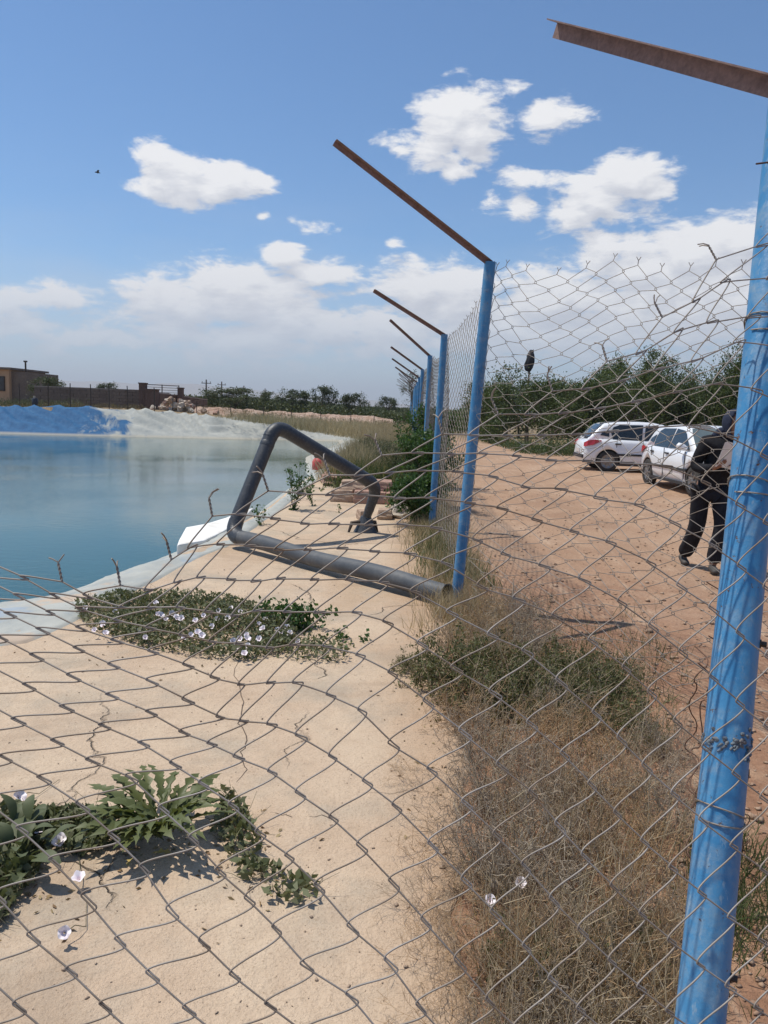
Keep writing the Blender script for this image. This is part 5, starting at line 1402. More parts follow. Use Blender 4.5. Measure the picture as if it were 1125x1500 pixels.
def shrub_at(px, py, meshes, name, label, cat='shrub', group=None, rz=0, s=1.0, z=None):
    p = onz(px, py, 0.0); zz = gtop(p[0], p[1]) if z is None else z
    t = thing(name, label, cat, (p[0], p[1], zz), rz, group); t.scale = (s, s, s)
    for me in meshes:
        o_ = obj(me.name.split('.')[0], me, t)
        if me.name.startswith('foliage'): o_['kind'] = 'stuff'
    return t
shrub_at(612, 768, leafy_shrub(201, .72, .36, 5200, .052, M_LEAF_G, 16), 'green_bush', 'dense low green bush spreading over the pale slab before the posts')
shrub_at(622, 742, leafy_shrub(202, 1.30, .26, 6200, .058, M_LEAF_G, 16), 'green_bush', 'taller leafy green bush climbing up the blue post behind the low bush')
shrub_at(631, 712, leafy_shrub(203, 1.75, .30, 5200, .062, M_LEAF_G, 16), 'green_bush', 'highest slim green bush rising between two blue posts')
for i, (px, py, s) in enumerate([(578, 703, 1.0), (560, 688, .9), (596, 712, 1.0), (548, 676, .9)]):
    shrub_at(px, py, leafy_shrub(210 + i, .75, .5, 3800, .055, M_SCRUBG, 14, .3), 'grey_bush', ['grey green wispy bush behind the upper stone block', 'wispy bush behind the sloping pipe', 'wispy bush beside the low green bush', 'farthest wispy bush on the bank by the water'][i], group='wispy bushes on the bank', s=s)
shrub_at(430, 748, leafy_shrub(220, .66, .20, 620, .042, M_LEAF_G, 7, .6, 1), 'sapling', 'leafy upright young plant growing at the edge of the concrete by the water')
shrub_at(458, 742, leafy_shrub(221, .32, .09, 150, .036, M_LEAF_G, 4, .6, 1), 'sapling', 'small young plant just beside the taller leafy one')
shrub_at(381, 770, leafy_shrub(222, .24, .06, 110, .036, M_LEAF_G, 3, .6, 1), 'sapling', 'tiny upright seedling alone between the pipe legs')
shrub_at(497, 752, leafy_shrub(223, .12, .04, 30, .03, M_LEAF_G, 3, .6, 1), 'seedling', 'tiny seedling in front of the stone pile')
shrub_at(450, 925, leafy_shrub(224, .17, .13, 420, .038, M_LEAF_G, 8, .62, 1), 'leafy_weed', 'bright green leafy weed just beyond the flowering patch', 'weed')
shrub_at(396, 915, leafy_shrub(226, .15, .10, 260, .036, M_LEAF_G, 6, .62, 1), 'leafy_weed', 'bright green weed rising inside the end of the flowering patch', 'weed')
shrub_at(512, 943, leafy_shrub(225, .07, .06, 60, .034, M_LEAF_G, 5, .6, 1), 'seedling', 'small dark green seedling alone on the concrete below the pipe')
# pale upright dry stalk
p = onz(745, 935, 0); st_ = MB(); st_.tube([(p[0], p[1], 0), (p[0] + .01, p[1], .2), (p[0] + .015, p[1] + .02, .42)], [.008, .006, .003], 6)
tag(st_.build('dry_stalk', pmat('pale_dry_stalk', [(.52, .42, .30)], 8, .9)), 'single pale dry stalk standing upright in the weeds', 'stalk')

# ---- bindweed with its funnel flowers
M_PETAL = pmat('pale_pink_petal', [(.80, .70, .72), (.86, .80, .80), (.72, .56, .62)], 30, .6, spec=.3)
M_THROAT = pmat('flower_throat', [(.75, .72, .45)], 30, .6)
def flower_mesh(r=.021, seed=0):
    m_ = MB(); rnd = random.Random(seed); n = 30; rings = [(.0, -.024, .05), (.25, -.016, .15), (.5, -.008, .42), (.75, -.002, .78), (1.0, .0, 1.0)]
    vs = []
    for k, z, q in rings:
        for a in range(n):
            an = 2 * math.pi * a / n; rr_ = r * (.10 + .9 * q) * (1 + .05 * math.cos(5 * an) * (q > .6)); vs.append((rr_ * math.cos(an), rr_ * math.sin(an), z + .003 * math.cos(5 * an + seed) * q * q + .002 * math.sin(3 * an + seed) * q))
    fs = [(k * n + a, k * n + (a + 1) % n, (k + 1) * n + (a + 1) % n, (k + 1) * n + a) for k in range(4) for a in range(n)]
    m_.add(vs, fs, True); return m_.mesh('flower', M_PETAL)
FL_M = [flower_mesh(.021, 1), flower_mesh(.018, 2), flower_mesh(.024, 3)]
def in_poly(px, py, poly):
    c = False; n = len(poly)
    for i in range(n):
        x1, y1 = poly[i]; x2, y2 = poly[(i + 1) % n]
        if (y1 > py) != (y2 > py) and px < (x2 - x1) * (py - y1) / (y2 - y1) + x1: c = not c
    return c
def bindweed(name, label, polys, flowers, nleaf, leaf, h, seed, flscale=1.0):
    rng = np.random.RandomState(seed); c0 = onz(*np.mean(polys[0][0], 0)); t = thing(name, label, 'flowering weed', (c0[0], c0[1], 0)); O4 = np.array([c0[0], c0[1], 0])
    C = []; S = []
    for poly, dens in polys:
        a = np.array(poly); n = int(nleaf * dens); k = 0; x0, y0 = a.min(0); x1, y1 = a.max(0)
        while k < n:
            # even over the ground, not over the view
            px, py = rng.uniform(x0, x1), 1 / rng.uniform(1 / (y1 - 560), 1 / (y0 - 560)) + 560
            if not in_poly(px, py, poly): continue
            p = onz(px, py, 0); z = zc(p[0], p[1]); edge_ = vnoise(np.array([p[0]]), np.array([p[1]]), 4.5, 7, 3)[0] + .5
            if rng.rand() > edge_ * 1.7: continue
            hh = h * (.25 + 1.1 * edge_) * rng.rand() ** .8
            C.append((p[0], p[1], z + .006 + hh)); k += 1
            if k % 12 == 0:
                an = rng.uniform(0, 6.28); q0 = np.array([p[0], p[1], z + .004])
                q1 = q0 + np.array([math.cos(an) * .05, math.sin(an) * .05, rng.uniform(.0, h)]); q2 = q1 + np.array([math.cos(an + .4) * .05, math.sin(an + .4) * .05, rng.uniform(-.02, .04)])
                S += [(q0, q1, .0012, .001), (q1, q2, .001, .0007)]
    C = np.array(C) - O4
    Vl, Fl = leaf_arrays(C, leaf, rng, .5, .25); o_ = obj('foliage', arr_mesh('foliage', Vl, Fl, M_GREYL), t); o_['kind'] = 'stuff'
    Vt, Ft = seg_arrays(np.array([s[0] for s in S]) - O4, np.array([s[1] for s in S]) - O4, [s[2] for s in S], [s[3] for s in S], 3)
    o_ = obj('stems', arr_mesh('stems', Vt, Ft, M_BARKG), t); o_['kind'] = 'stuff'
    rnd = random.Random(seed)
    for i, (px, py) in enumerate(flowers):
        p = onz(px, py, h * .9); o_ = obj('flower', FL_M[i % 3], t); q = p - O4; o_.location = tuple(q)
        toc = Vector(CAM - p).normalized(); d_ = (toc * .7 + Vector((rnd.uniform(-.6, .6), rnd.uniform(-.5, .3), rnd.uniform(.4, 1.0)))).normalized()
        o_.rotation_euler = d_.to_track_quat('Z', 'Y').to_euler(); o_.scale = (flscale,) * 3
        st_ = MB(); e_ = Vector(q) - d_ * .022; g0 = Vector((e_.x + rnd.uniform(-.05, .05), e_.y + .05 + rnd.uniform(0, .05), .012)); st_.tube([e_, (e_ + g0) / 2 + Vector((0, 0, .015)), g0, g0 + Vector((rnd.uniform(-.08, .08), .12, .0))], [.0018, .0014, .0012, .0009], 5); st_.build('flower_stalk', M_BARKG, t)
    return t
poly = [(108, 898), (130, 880), (190, 872), (250, 874), (320, 880), (395, 898), (432, 925), (425, 955), (370, 972), (290, 966), (205, 950), (130, 925)]
fl = [(125, 890), (150, 915), (151, 913), (155, 926), (138, 922), (170, 896), (201, 924), (213, 933), (228, 882), (232, 899), (243, 906), (237, 900), (258, 902), (260, 905), (265, 905), (252, 898), (280, 929), (290, 925), (286, 908), (298, 901), (296, 930), (310, 917), (318, 906), (333, 905), (270, 933), (320, 894), (342, 939), (351, 935), (361, 929), (362, 946), (358, 956), (346, 950), (363, 934), (379, 935), (380, 913), (384, 920), (388, 906), (352, 895), (337, 890), (407, 922), (412, 925), (424, 927), (420, 918), (436, 939)]
bindweed('bindweed', 'wide mat of bindweed in bloom with many pale pink funnel flowers on the concrete', [(poly, 1.0), ([(425, 930), (470, 945), (512, 960), (505, 975), (440, 975), (400, 965)], .06)], fl, 7600, .034, .085, 3, .95)
bindweed('bindweed', 'bindweed with three white flowers around the jagged leaved rosette at the lower edge', [([(-60, 1205), (20, 1190), (75, 1205), (90, 1235), (60, 1275), (30, 1330), (-10, 1372), (-90, 1380)], .55), ([(325, 1165), (350, 1175), (378, 1230), (385, 1290), (360, 1300), (330, 1260), (310, 1220)], .10), ([(380, 1270), (470, 1300), (460, 1330), (390, 1322)], .03), ([(60, 1200), (130, 1190), (200, 1230), (120, 1260), (70, 1250)], .2)], [(55, 1213), (84, 1231), (86, 1229), (115, 1283), (94, 1366), (30, 1165)], 2900, .040, .055, 5, 1.0)
for (px, py, l2) in [(763, 1292, 'pink and white striped bindweed flower low in the dry thicket'), (718, 1318, 'half hidden pale bindweed flower at the edge of the dry thicket')]:
    p = onz(px, py, .10); o_ = obj('thicket_flower', FL_M[2], None); o_.location = tuple(p); d_ = (Vector(CAM - p).normalized() + Vector((0, 0, .5))).normalized(); o_.rotation_euler = d_.to_track_quat('Z', 'Y').to_euler()
    o_.scale = (.72, .72, .72); tag(o_, l2, 'flower')
# ---- jagged leaved rosette
M_JAG = leafmat('jagged_leaf', [(.075, .092, .03), (.11, .13, .042), (.16, .175, .065)], .5, .3)
M_MIDRIB = pmat('pale_midrib', [(.22, .26, .12)], 8, .6)
M_YEL = pmat('yellowing_leaf', [(.45, .36, .10), (.33, .20, .08)], 20, .7)
def jag_leaf(L, W, lobes, seed, arch=.35, mat=None):
    rnd = random.Random(seed); m_ = MB(); n = lobes * 4; pts = []
    for i in range(n + 1):
        t = i / n; ph = (t * lobes) % 1.0
        env_ = (math.sin(math.pi * min(1, t * .92 + .06)) ** .7) * (.25 + .75 * t) if t < .97 else .0
        jag = .22 + .78 * (1 - abs(2 * ph - .9)) ** 1.2 if t < .85 else 1 - (t - .85) / .15
        w = W * .5 * max(.03, env_ * max(.12, jag)) * rnd.uniform(.85, 1.15)
        x = L * t; z = L * (arch * math.sin(t * 2.0) - .0 * t) ; pts.append((x, w, z))
    vs = []
    for x, w, z in pts: vs += [(x - w * .35, w, z + w * .25), (x, 0, z), (x - w * .35, -w, z + w * .25)]
    fs = []
    for i in range(n): fs += [(3 * i, 3 * i + 1, 3 * i + 4, 3 * i + 3), (3 * i + 1, 3 * i + 2, 3 * i + 5, 3 * i + 4)]
    m_.add(vs, fs, True)
    return m_.mesh('leaf', mat or M_JAG)
c0 = onz(235, 1232, 0); zc0 = zc(c0[0], c0[1])
ros = thing('jagged_rosette', 'dark green rosette weed with jagged toothed leaves on the concrete', 'weed', (c0[0], c0[1], zc0))
JL = [jag_leaf(.24, .085, 6, 1, .5), jag_leaf(.20, .075, 5, 2, .6), jag_leaf(.27, .08, 7, 3, .35), jag_leaf(.16, .06, 5, 4, .7)]
rnd = random.Random(17)
targets = [(333, 1100), (318, 1092), (290, 1108), (272, 1112), (245, 1118), (205, 1112), (190, 1108), (178, 1120), (160, 1150), (140, 1140), (95, 1140), (60, 1150), (75, 1175), (345, 1165), (335, 1130), (300, 1140), (225, 1140), (120, 1170), (260, 1150), (215, 1160), (355, 1200), (100, 1200), (150, 1195), (310, 1230), (180, 1225), (280, 1240), (200, 1180), (250, 1175), (290, 1180), (170, 1170), (320, 1185), (130, 1215)]
for k in range(60): targets.append((rnd.uniform(70, 350), rnd.uniform(1150, 1250)))
for i, (tx, ty) in enumerate(targets):
    g_ = onz(tx, ty + 40, 0); dx, dy = g_[0] - c0[0], g_[1] - c0[1]
    tipz = .04 + .10 * rnd.random() + (.06 if ty < 1125 else 0)
    tp = onz(tx, ty, tipz + .02); v_ = tp - np.array([c0[0], c0[1], zc0]); L = np.linalg.norm(v_)
    m__ = JL[rnd.choice([0, 1, 2, 3])]; o_ = obj('leaf', m__, ros); L0 = max(v.co.x for v in m__.vertices)
    az_ = math.atan2(v_[1], v_[0]); s_ = min(1.3, L / L0) * .92; el_ = math.atan2(v_[2], math.hypot(v_[0], v_[1]))
    o_.rotation_euler = (rnd.uniform(-.5, .5), -el_ * .35 + .05, az_); o_.scale = (s_, min(1.1, s_ ** .7) * rnd.uniform(.6, .95), s_ * .8)
    o_.location = (rnd.uniform(-.02, .02), rnd.uniform(-.02, .02), .01 + rnd.uniform(0, .03))
for k, (px, py) in enumerate([(207, 1248), (195, 1256), (222, 1250)]):
    p = onz(px, py, .01); o_ = obj('leaf', jag_leaf(.07, .04, 3, 20 + k, .3, M_YEL), ros); o_['label'] = 'withered yellow leaf under the rosette'
    o_.location = tuple(p - np.array([c0[0], c0[1], zc0])); o_.rotation_euler = (.3, .1, k * 1.3 + 3.6)
c1 = onz(25, 1262, 0); ros2 = thing('broadleaf_weed', 'broad leaved grey green weed at the lower corner of the concrete', 'weed', (c1[0], c1[1], zc(c1[0], c1[1])))
def oval_leaf(L, W, seed):
    m_ = MB(); n = 8; vs = []
    for i in range(n + 1):
        t = i / n; w = W * .5 * math.sin(math.pi * (t * .94 + .03)) ** .8; z = L * .3 * math.sin(t * 2.3); vs += [(L * t, w, z + w * .3), (L * t, 0, z), (L * t, -w, z + w * .3)]
    m_.add(vs, [f for i in range(n) for f in ((3 * i, 3 * i + 1, 3 * i + 4, 3 * i + 3), (3 * i + 1, 3 * i + 2, 3 * i + 5, 3 * i + 4))], True)
    return m_.mesh('leaf', leafmat('broad_leaf', [(.075, .095, .045), (.10, .12, .055), (.135, .15, .075)], .6, .25))
OL = [oval_leaf(.10, .045, 1), oval_leaf(.08, .04, 2)]
for i in range(46):
    o_ = obj('leaf', OL[i % 2], ros2); a_ = rnd.uniform(0, 6.28); r_ = rnd.uniform(0, .16)
    o_.location = (math.cos(a_) * r_ * .8, math.sin(a_) * r_ * 1.1, rnd.uniform(0, .07)); o_.rotation_euler = (rnd.uniform(-.5, .5), rnd.uniform(-.9, .1), a_ + rnd.uniform(-.8, .8)); s_ = rnd.uniform(.7, 1.2); o_.scale = (s_, s_, s_)

# fallen leaves round the weeds
rngl = np.random.RandomState(55); LC = []
for k in range(260):
    cx0, cy0, sx0, sy0 = [(215, 1255, 75, 22), (60, 1290, 50, 40), (360, 1270, 45, 35), (280, 955, 110, 18), (640, 1120, 40, 90)][k % 5]
    px, py = rngl.normal(cx0, sx0), rngl.normal(cy0, sy0); p = onz(px, py, 0); LC.append((p[0], p[1], zc(p[0], p[1]) + .004))
Vl, Fl = leaf_arrays(np.array(LC), .022, rngl, .45, -.0, dirs=np.stack([rngl.normal(size=len(LC)), rngl.normal(size=len(LC)), np.zeros(len(LC))], -1) * 3)
tag(obj('fallen_leaves', arr_mesh('fallen_leaves', Vl, Fl, leafmat('fallen_leaf', [(.16, .09, .05), (.26, .17, .08), (.36, .28, .15), (.12, .08, .05)], .8, .1))), 'small withered leaves fallen on the concrete around the weeds', 'fallen leaves', kind='stuff')
# ---- stones and clods
def scatter_rocks(name, label, P, sizes, mat, seed):
    rng = np.random.RandomState(seed); n = len(P)
    base = np.array([(1, 0, 0), (-1, 0, 0), (0, 1, 0), (0, -1, 0), (0, 0, 1), (0, 0, -1), (.6, .6, .5), (-.6, .5, .55), (.5, -.6, .5), (-.55, -.6, .45)], float)
    import bmesh
    bm = bmesh.new(); [bm.verts.new(b_) for b_ in base]; bmesh.ops.convex_hull(bm, input=bm.verts); bm.verts.ensure_lookup_table(); bm.verts.index_update()
    vs = np.array([v.co[:] for v in bm.verts]); fs = np.array([[v.index for v in f.verts] for f in bm.faces if len(f.verts) == 3]); bm.free()
    V_ = []; F_ = []
    for i in range(n):
        s_ = sizes[i]; a_ = rng.uniform(0, 6.28); R_ = np.array([[math.cos(a_), -math.sin(a_), 0], [math.sin(a_), math.cos(a_), 0], [0, 0, 1]])
        v_ = (vs * rng.uniform(.6, 1.2, (1, 3)) * np.array([[1, .8, .6]]) + rng.normal(size=vs.shape) * .12) @ R_.T * s_; V_.append(v_ + P[i] + np.array([0, 0, s_ * .2])); F_.append(fs + i * len(vs))
    return tag(obj(name, arr_mesh(name, np.vstack(V_), np.vstack(F_), mat)), label, 'gravel', kind='stuff')
rng = np.random.RandomState(31); P = []; Z = []
for k in range(3800):
    r_ = math.exp(rng.uniform(math.log(1.6), math.log(16))); a_ = rng.uniform(.04, .52); x, y = r_ * math.sin(a_) + .3, r_ * math.cos(a_)
    if x < np.interp(y, ys, xr) + .1: continue
    P.append((x, y, gtop(x, y))); Z.append(rng.gamma(1.6, .004) + .002 + .0006 * r_)
scatter_rocks('dirt_clods', 'loose clods and small stones on the dirt', np.array(P), Z, pmat('clod', [(.26, .15, .10), (.40, .27, .18), (.50, .38, .28)], 3, .95, fine=(40, .3)), 2)
P = []; Z = []
for k in range(1500):
    px, py = rng.uniform(-20, 720), 1 / rng.uniform(1 / 1000, 1 / 220) + 560; p = onz(px, py, 0)
    if poly_sd(np.array([p[0]]), np.array([p[1]]), RIM)[0] > -.1 or p[0] > np.interp(p[1], ys, xr) - .05: continue
    P.append((p[0], p[1], zc(p[0], p[1]))); Z.append(rng.gamma(1.3, .0017) + .001)
scatter_rocks('pavement_grit', 'scattered grit and pebbles on the concrete', np.array(P), Z, pmat('grit', [(.22, .15, .10), (.38, .28, .20), (.16, .12, .10)], 30, .95), 3)
# ------------------------------------------------------------------ the two white cars
import bmesh
M_WHITE = pmat('white_car_paint', [(.74, .75, .76), (.80, .80, .80)], 1.2, .28, spec=.5, coat=.6)
M_GLASS = pmat('tinted_car_glass', [(.012, .016, .018), (.022, .028, .03)], 1.5, .06, spec=.7)
M_WSG = pmat('pale_windscreen_glass', [(.09, .12, .12), (.14, .17, .165)], 1.5, .06, spec=.8)
M_TYRE = pmat('dusty_tyre', [(.025, .024, .023), (.07, .06, .05)], 5, .9)
M_RIMM = pmat('dull_wheel_rim', [(.30, .30, .30), (.22, .21, .20)], 8, .4, metal=.6)
M_TRIM = pmat('black_car_trim', [(.02, .02, .022), (.035, .035, .035)], 8, .6)
M_TAIL = pmat('red_tail_light', [(.42, .012, .02), (.55, .03, .035)], 6, .15, spec=.7)
M_HEAD = pmat('clear_headlight', [(.55, .57, .60), (.68, .70, .72)], 10, .12, spec=.8)
XS = [-1.915, -1.88, -1.80, -1.62, -1.30, -.9, -.4, .1, .6, .95, 1.2, 1.45, 1.65, 1.80, 1.89, 1.92]
ZT = [.60, .80, .885, .925, .945, .940, .930, .920, .915, .905, .875, .825, .765, .68, .58, .50]
WW = [.62, .70, .755, .80, .825, .832, .832, .832, .828, .822, .81, .795, .765, .71, .64, .58]
ZB = [.36, .27, .235, .22, .21, .20, .19, .19, .19, .19, .20, .205, .215, .225, .25, .32]
def car_meshes():
    out = {}
    m_ = MB(); ring = 18; vs = []
    for x, zt, w, zb in zip(XS, ZT, WW, ZB):
        half = [(0, zt + .015), (w * .45, zt + .012), (w * .80, zt - .005), (w * .93, zt - .035), (w * .985, zt - .13), (w, .52), (w * .99, .38), (w * .955, zb + .05), (w * .88, zb), (0, zb - .0)]
        full = half + [(-y, z) for y, z in half[-2:0:-1]]
        vs += [(x, y, z) for y, z in full]
    R_ = len(full)
    fs = [(i * R_ + k, i * R_ + (k + 1) % R_, (i + 1) * R_ + (k + 1) % R_, (i + 1) * R_ + k) for i in range(len(XS) - 1) for k in range(R_)]
    fs += [tuple(range(R_))[::-1], tuple(range((len(XS) - 1) * R_, len(XS) * R_))]
    m_.add(vs, fs, True); me = m_.mesh('lower', M_WHITE)
    me.materials.append(M_TRIM)
    bmq = bmesh.new(); bmq.from_mesh(me); bmesh.ops.recalc_face_normals(bmq, faces=bmq.faces); bmq.to_mesh(me); bmq.free()
    tmp = bpy.data.objects.new('tmp', me); COL.objects.link(tmp); cutters = []
    for cx in (-1.235, 1.205):
        for sy in (-1, 1):
            c = MB(); c.tube([(cx, sy * .50, .30), (cx, sy * 1.0, .30)], .345, 36); cme = c.mesh('c', M_TRIM)
            bmq = bmesh.new(); bmq.from_mesh(cme); bmesh.ops.remove_doubles(bmq, verts=bmq.verts, dist=1e-5); bmesh.ops.recalc_face_normals(bmq, faces=bmq.faces); bmq.to_mesh(cme); bmq.free()
            co_ = bpy.data.objects.new('cut', cme); COL.objects.link(co_); md = tmp.modifiers.new('b', 'BOOLEAN'); md.object = co_; md.operation = 'DIFFERENCE'; md.solver = 'EXACT'; cutters.append(co_)
    dg = bpy.context.evaluated_depsgraph_get(); out['body'] = bpy.data.meshes.new_from_object(tmp.evaluated_get(dg)); out['body'].name = 'body'
    for c in cutters + [tmp]: bpy.data.objects.remove(c, do_unlink=True)
    # cabin
    prof = [(-1.80, .90, .0), (-1.70, 1.03, .1), (-1.50, 1.24, .4), (-1.33, 1.365, .9), (-1.0, 1.41, 1), (-.4, 1.435, 1), (.0, 1.425, 1), (.32, 1.375, 1), (.52, 1.25, .75), (.80, 1.05, .35), (1.02, .895, .0)]
    m_ = MB(); vs = []
    for x, zt, q in prof:
        wb = .755 if -1.5 < x < .8 else .70; zb = .88
        wt = (.575 if q >= .9 else .60) ; k = (zt - zb) / .55; wtop = wb - (wb - wt) * min(1, k)
        half = [(0, zt + .012), (wtop * .75, zt), (wtop * .96, zt - .035 * min(1, k + .2)), (wtop * .93 + wb * .07, max(zb, zt - .10)), (wb, zb - .03)]
        full = half + [(-y, z) for y, z in half[::-1][:-1]]
        vs += [(x, y, z) for y, z in full]
    R_ = len(full); fs = [(i * R_ + k, (i + 1) * R_ + k, (i + 1) * R_ + k + 1, i * R_ + k + 1) for i in range(len(prof) - 1) for k in range(R_ - 1)]
    m_.add(vs, fs, True); out['cabin'] = m_.mesh('roof', M_WHITE)
    def side_y(z): k = min(1, max(0, (z - .85) / .50)); return .762 - (.762 - .583) * k
    def panel(pts, sy, off_=.008, mat=M_GLASS, name='window', thick=.01):
        m_ = MB(); a = [(x, sy * (side_y(z) + off_), z) for x, z in pts]; b = [(x, sy * (side_y(z) + off_ - thick), z) for x, z in pts]; n = len(pts)
        m_.add(a + b, [tuple(range(n)), tuple(range(2 * n - 1, n - 1, -1))] + [(i, (i + 1) % n, n + (i + 1) % n, n + i) for i in range(n)]); return m_.mesh(name, mat)
    out['win'] = []
    for sy in (-1, 1):
        out['win'].append(panel([(.80, .925), (.62, 1.06), (.36, 1.24), (.20, 1.315), (-.20, 1.345), (-.24, .915)], sy))
        out['win'].append(panel([(-.31, .915), (-.27, 1.348), (-.92, 1.335), (-1.10, 1.27), (-1.17, 1.12), (-1.12, .925)], sy))
        out['win'].append(panel([(-1.22, .99), (-1.22, 1.18), (-1.42, 1.10), (-1.47, 1.03)], sy))
    def cross(pts, mat, name='windscreen'):
        m_ = MB(); vs = []
        for x, z, w in pts: vs += [(x, -w, z), (x + (.03 if x > 0 else -.03), 0, z + .012), (x, w, z)]
        m_.add(vs, [(3 * i + k, 3 * i + k + 1, 3 * i + 4 + k, 3 * i + 3 + k) for i in range(len(pts) - 1) for k in range(2)], True); return m_.mesh(name, mat)
    out['ws'] = cross([(.99, .935, .66), (.80, 1.075, .63), (.54, 1.262, .58), (.39, 1.365, .53)], M_WSG)
    out['rg'] = cross([(-1.76, .985, .60), (-1.66, 1.10, .575), (-1.52, 1.255, .54), (-1.42, 1.335, .50)], M_GLASS, 'rear_window')
    return out
CARM = car_meshes()
def lathe(prof, n=28, axis='y'):
    m_ = MB(); vs = []
    for a, r in prof:
        for k in range(n):
            an = 2 * math.pi * k / n; vs.append((r * math.cos(an), a, r * math.sin(an)))
    m_.add(vs, [(i * n + k, i * n + (k + 1) % n, (i + 1) * n + (k + 1) % n, (i + 1) * n + k) for i in range(len(prof) - 1) for k in range(n)], True); return m_
TY = lathe([(-.085, .20), (-.09, .27), (-.07, .297), (0, .302), (.07, .297), (.09, .27), (.085, .20)]).mesh('tyre', M_TYRE)
rm = lathe([(-.06, .205), (-.075, .195), (-.055, .18), (-.045, .06), (-.07, .05), (-.07, .001)])
for k in range(7):
    a_ = 2 * math.pi * k / 7; rot = Matrix.Rotation(-a_, 3, 'Y'); rm.box(rot @ Vector((.115, -.062, 0)), (.14, .02, .035), rot)
RMM = rm.mesh('rim', M_RIMM)
def make_car(label, loc, heading):
    t = thing('parked_car', label, 'car', loc, heading, 'white hatchbacks parked on the dirt')
    obj('body', CARM['body'], t); rf = obj('cabin', CARM['cabin'], t)
    for w_ in CARM['win']: obj('window', w_, t)
    obj('windscreen', CARM['ws'], t); obj('rear_window', CARM['rg'], t)
    for cx in (-1.235, 1.205):
        for sy in (-1, 1):
            w_ = bpy.data.objects.new('wheel', TY); link(w_, t); w_.location = (cx, sy * .735, .300); w_.rotation_euler = (0, 0, 0 if sy < 0 else math.pi)
            obj('rim', RMM, w_)
    for sy in (-1, 1):
        m_ = MB(); m_.box((-.05, sy * .838, .50), (2.0, .02, .055)); m_.build('rub_strip', M_TRIM, t)
        m_ = MB(); m_.box((0, sy * .795, .215), (2.0, .06, .06)); m_.build('sill', M_TRIM, t)
        for x in (-.12, -.98):
            m_ = MB(); m_.box((x, sy * .829, .80), (.17, .03, .035)); h_ = m_.build('door_handle', M_TRIM, t)
        for x, z0, z1 in ((-.29, .26, .91), (.82, .30, .89), (-1.02, .70, .92)):
            m_ = MB(); m_.box((x, sy * .8265, (z0 + z1) / 2), (.010, .016, z1 - z0)); m_.build('door_gap', M_TRIM, t)
        m_ = MB(); m_.tube([(.74, sy * .76, .95), (.72, sy * .86, .985), (.71, sy * .93, .99), (.71, sy * .97, .985)], [.035, .07, .08, .04], 10); m_.build('wing_mirror', M_WHITE, t)
        tl = MB(); tl.add([(-1.45, sy * .80, .885), (-1.62, sy * .812, .90), (-1.80, sy * .765, .87), (-1.90, sy * .66, .80), (-1.905, sy * .66, .70), (-1.83, sy * .76, .72), (-1.66, sy * .815, .76), (-1.45, sy * .808, .865),
                                     (-1.45, sy * .70, .88), (-1.85, sy * .60, .80)], [(0, 1, 6, 7), (1, 2, 5, 6), (2, 3, 4, 5), (0, 8, 9, 3, 2, 1)]); tl.build('tail_light', M_TAIL, t)
        hl = MB(); hl.add([(1.30, sy * .815, .80), (1.50, sy * .795, .80), (1.72, sy * .735, .715), (1.86, sy * .62, .66), (1.88, sy * .44, .61), (1.90, sy * .45, .53), (1.86, sy * .66, .55), (1.72, sy * .765, .60), (1.45, sy * .812, .73)],
                          [(0, 1, 8), (1, 2, 7, 8), (2, 3, 6, 7), (3, 4, 5, 6)]); hl.build('headlight', M_HEAD, t)
    m_ = MB(); m_.box((1.905, 0, .36), (.05, 1.15, .13)); m_.build('front_grille', M_TRIM, t)
    m_ = MB(); m_.box((-1.915, 0, .42), (.05, 1.30, .10)); m_.build('bumper_strip', M_TRIM, t)
    m_ = MB(); m_.box((-1.925, 0, .58), (.02, .50, .11)); m_.build('number_plate', M_HEAD, t)
    m_ = MB(); m_.box((1.935, 0, .42), (.02, .50, .11)); m_.build('number_plate', M_HEAD, t)
    m_ = MB(); m_.tube([(-.1, 0, 1.44), (-.28, 0, 1.66)], .006, 5); m_.build('aerial', M_TRIM, t)
    for o_ in t.children:
        if o_.name.startswith(('headlight', 'tail_light')): 
            md = o_.modifiers.new('thickness', 'SOLIDIFY'); md.thickness = .02; md.offset = 0
    return t
make_car('white hatchback with red tail light, parked farther away by the orchard', (7.55, 22.2, gtop(7.5, 22.0) + .005), math.radians(-3))
make_car('white hatchback with front turned this way, half hidden by the standing person', (7.05, 16.75, gtop(6.4, 16.7) + .005), math.radians(-88))

# ------------------------------------------------------------------ the person
def skin(name, verts, edges, mat, parent, sub=2):
    me = bpy.data.meshes.new(name); me.from_pydata([v[0] for v in verts], edges, []); me.materials.append(mat)
    o_ = obj(name, me, parent); md = o_.modifiers.new('skin', 'SKIN'); md.use_smooth_shade = True
    for v, sv in zip(verts, me.skin_vertices[0].data):
        r = v[1]; sv.radius = (r, r) if not hasattr(r, '__len__') else r
    me.skin_vertices[0].data[0].use_root = True
    s_ = o_.modifiers.new('round', 'SUBSURF'); s_.levels = sub; s_.render_levels = sub
    return o_
M_SKIN = pmat('tanned_skin', [(.26, .135, .085), (.32, .175, .115)], 12, .6, spec=.3)
M_COAT = pmat('black_cloth', [(.010, .010, .012), (.022, .021, .024)], 7, .9, .012, 9, spec=.2)
M_TROU = pmat('charcoal_trousers', [(.013, .013, .017), (.028, .028, .033)], 7, .9, .012, 8, spec=.2)
M_HOOD = pmat('dark_navy_hood', [(.022, .028, .05), (.04, .048, .075)], 7, .85, .01, 12, spec=.2)
M_PAPER = pmat('white_paper', [(.70, .70, .68), (.78, .78, .76)], 5, .7)
M_SHOE = pmat('dusty_black_shoe', [(.03, .028, .026), (.08, .07, .06)], 9, .7)
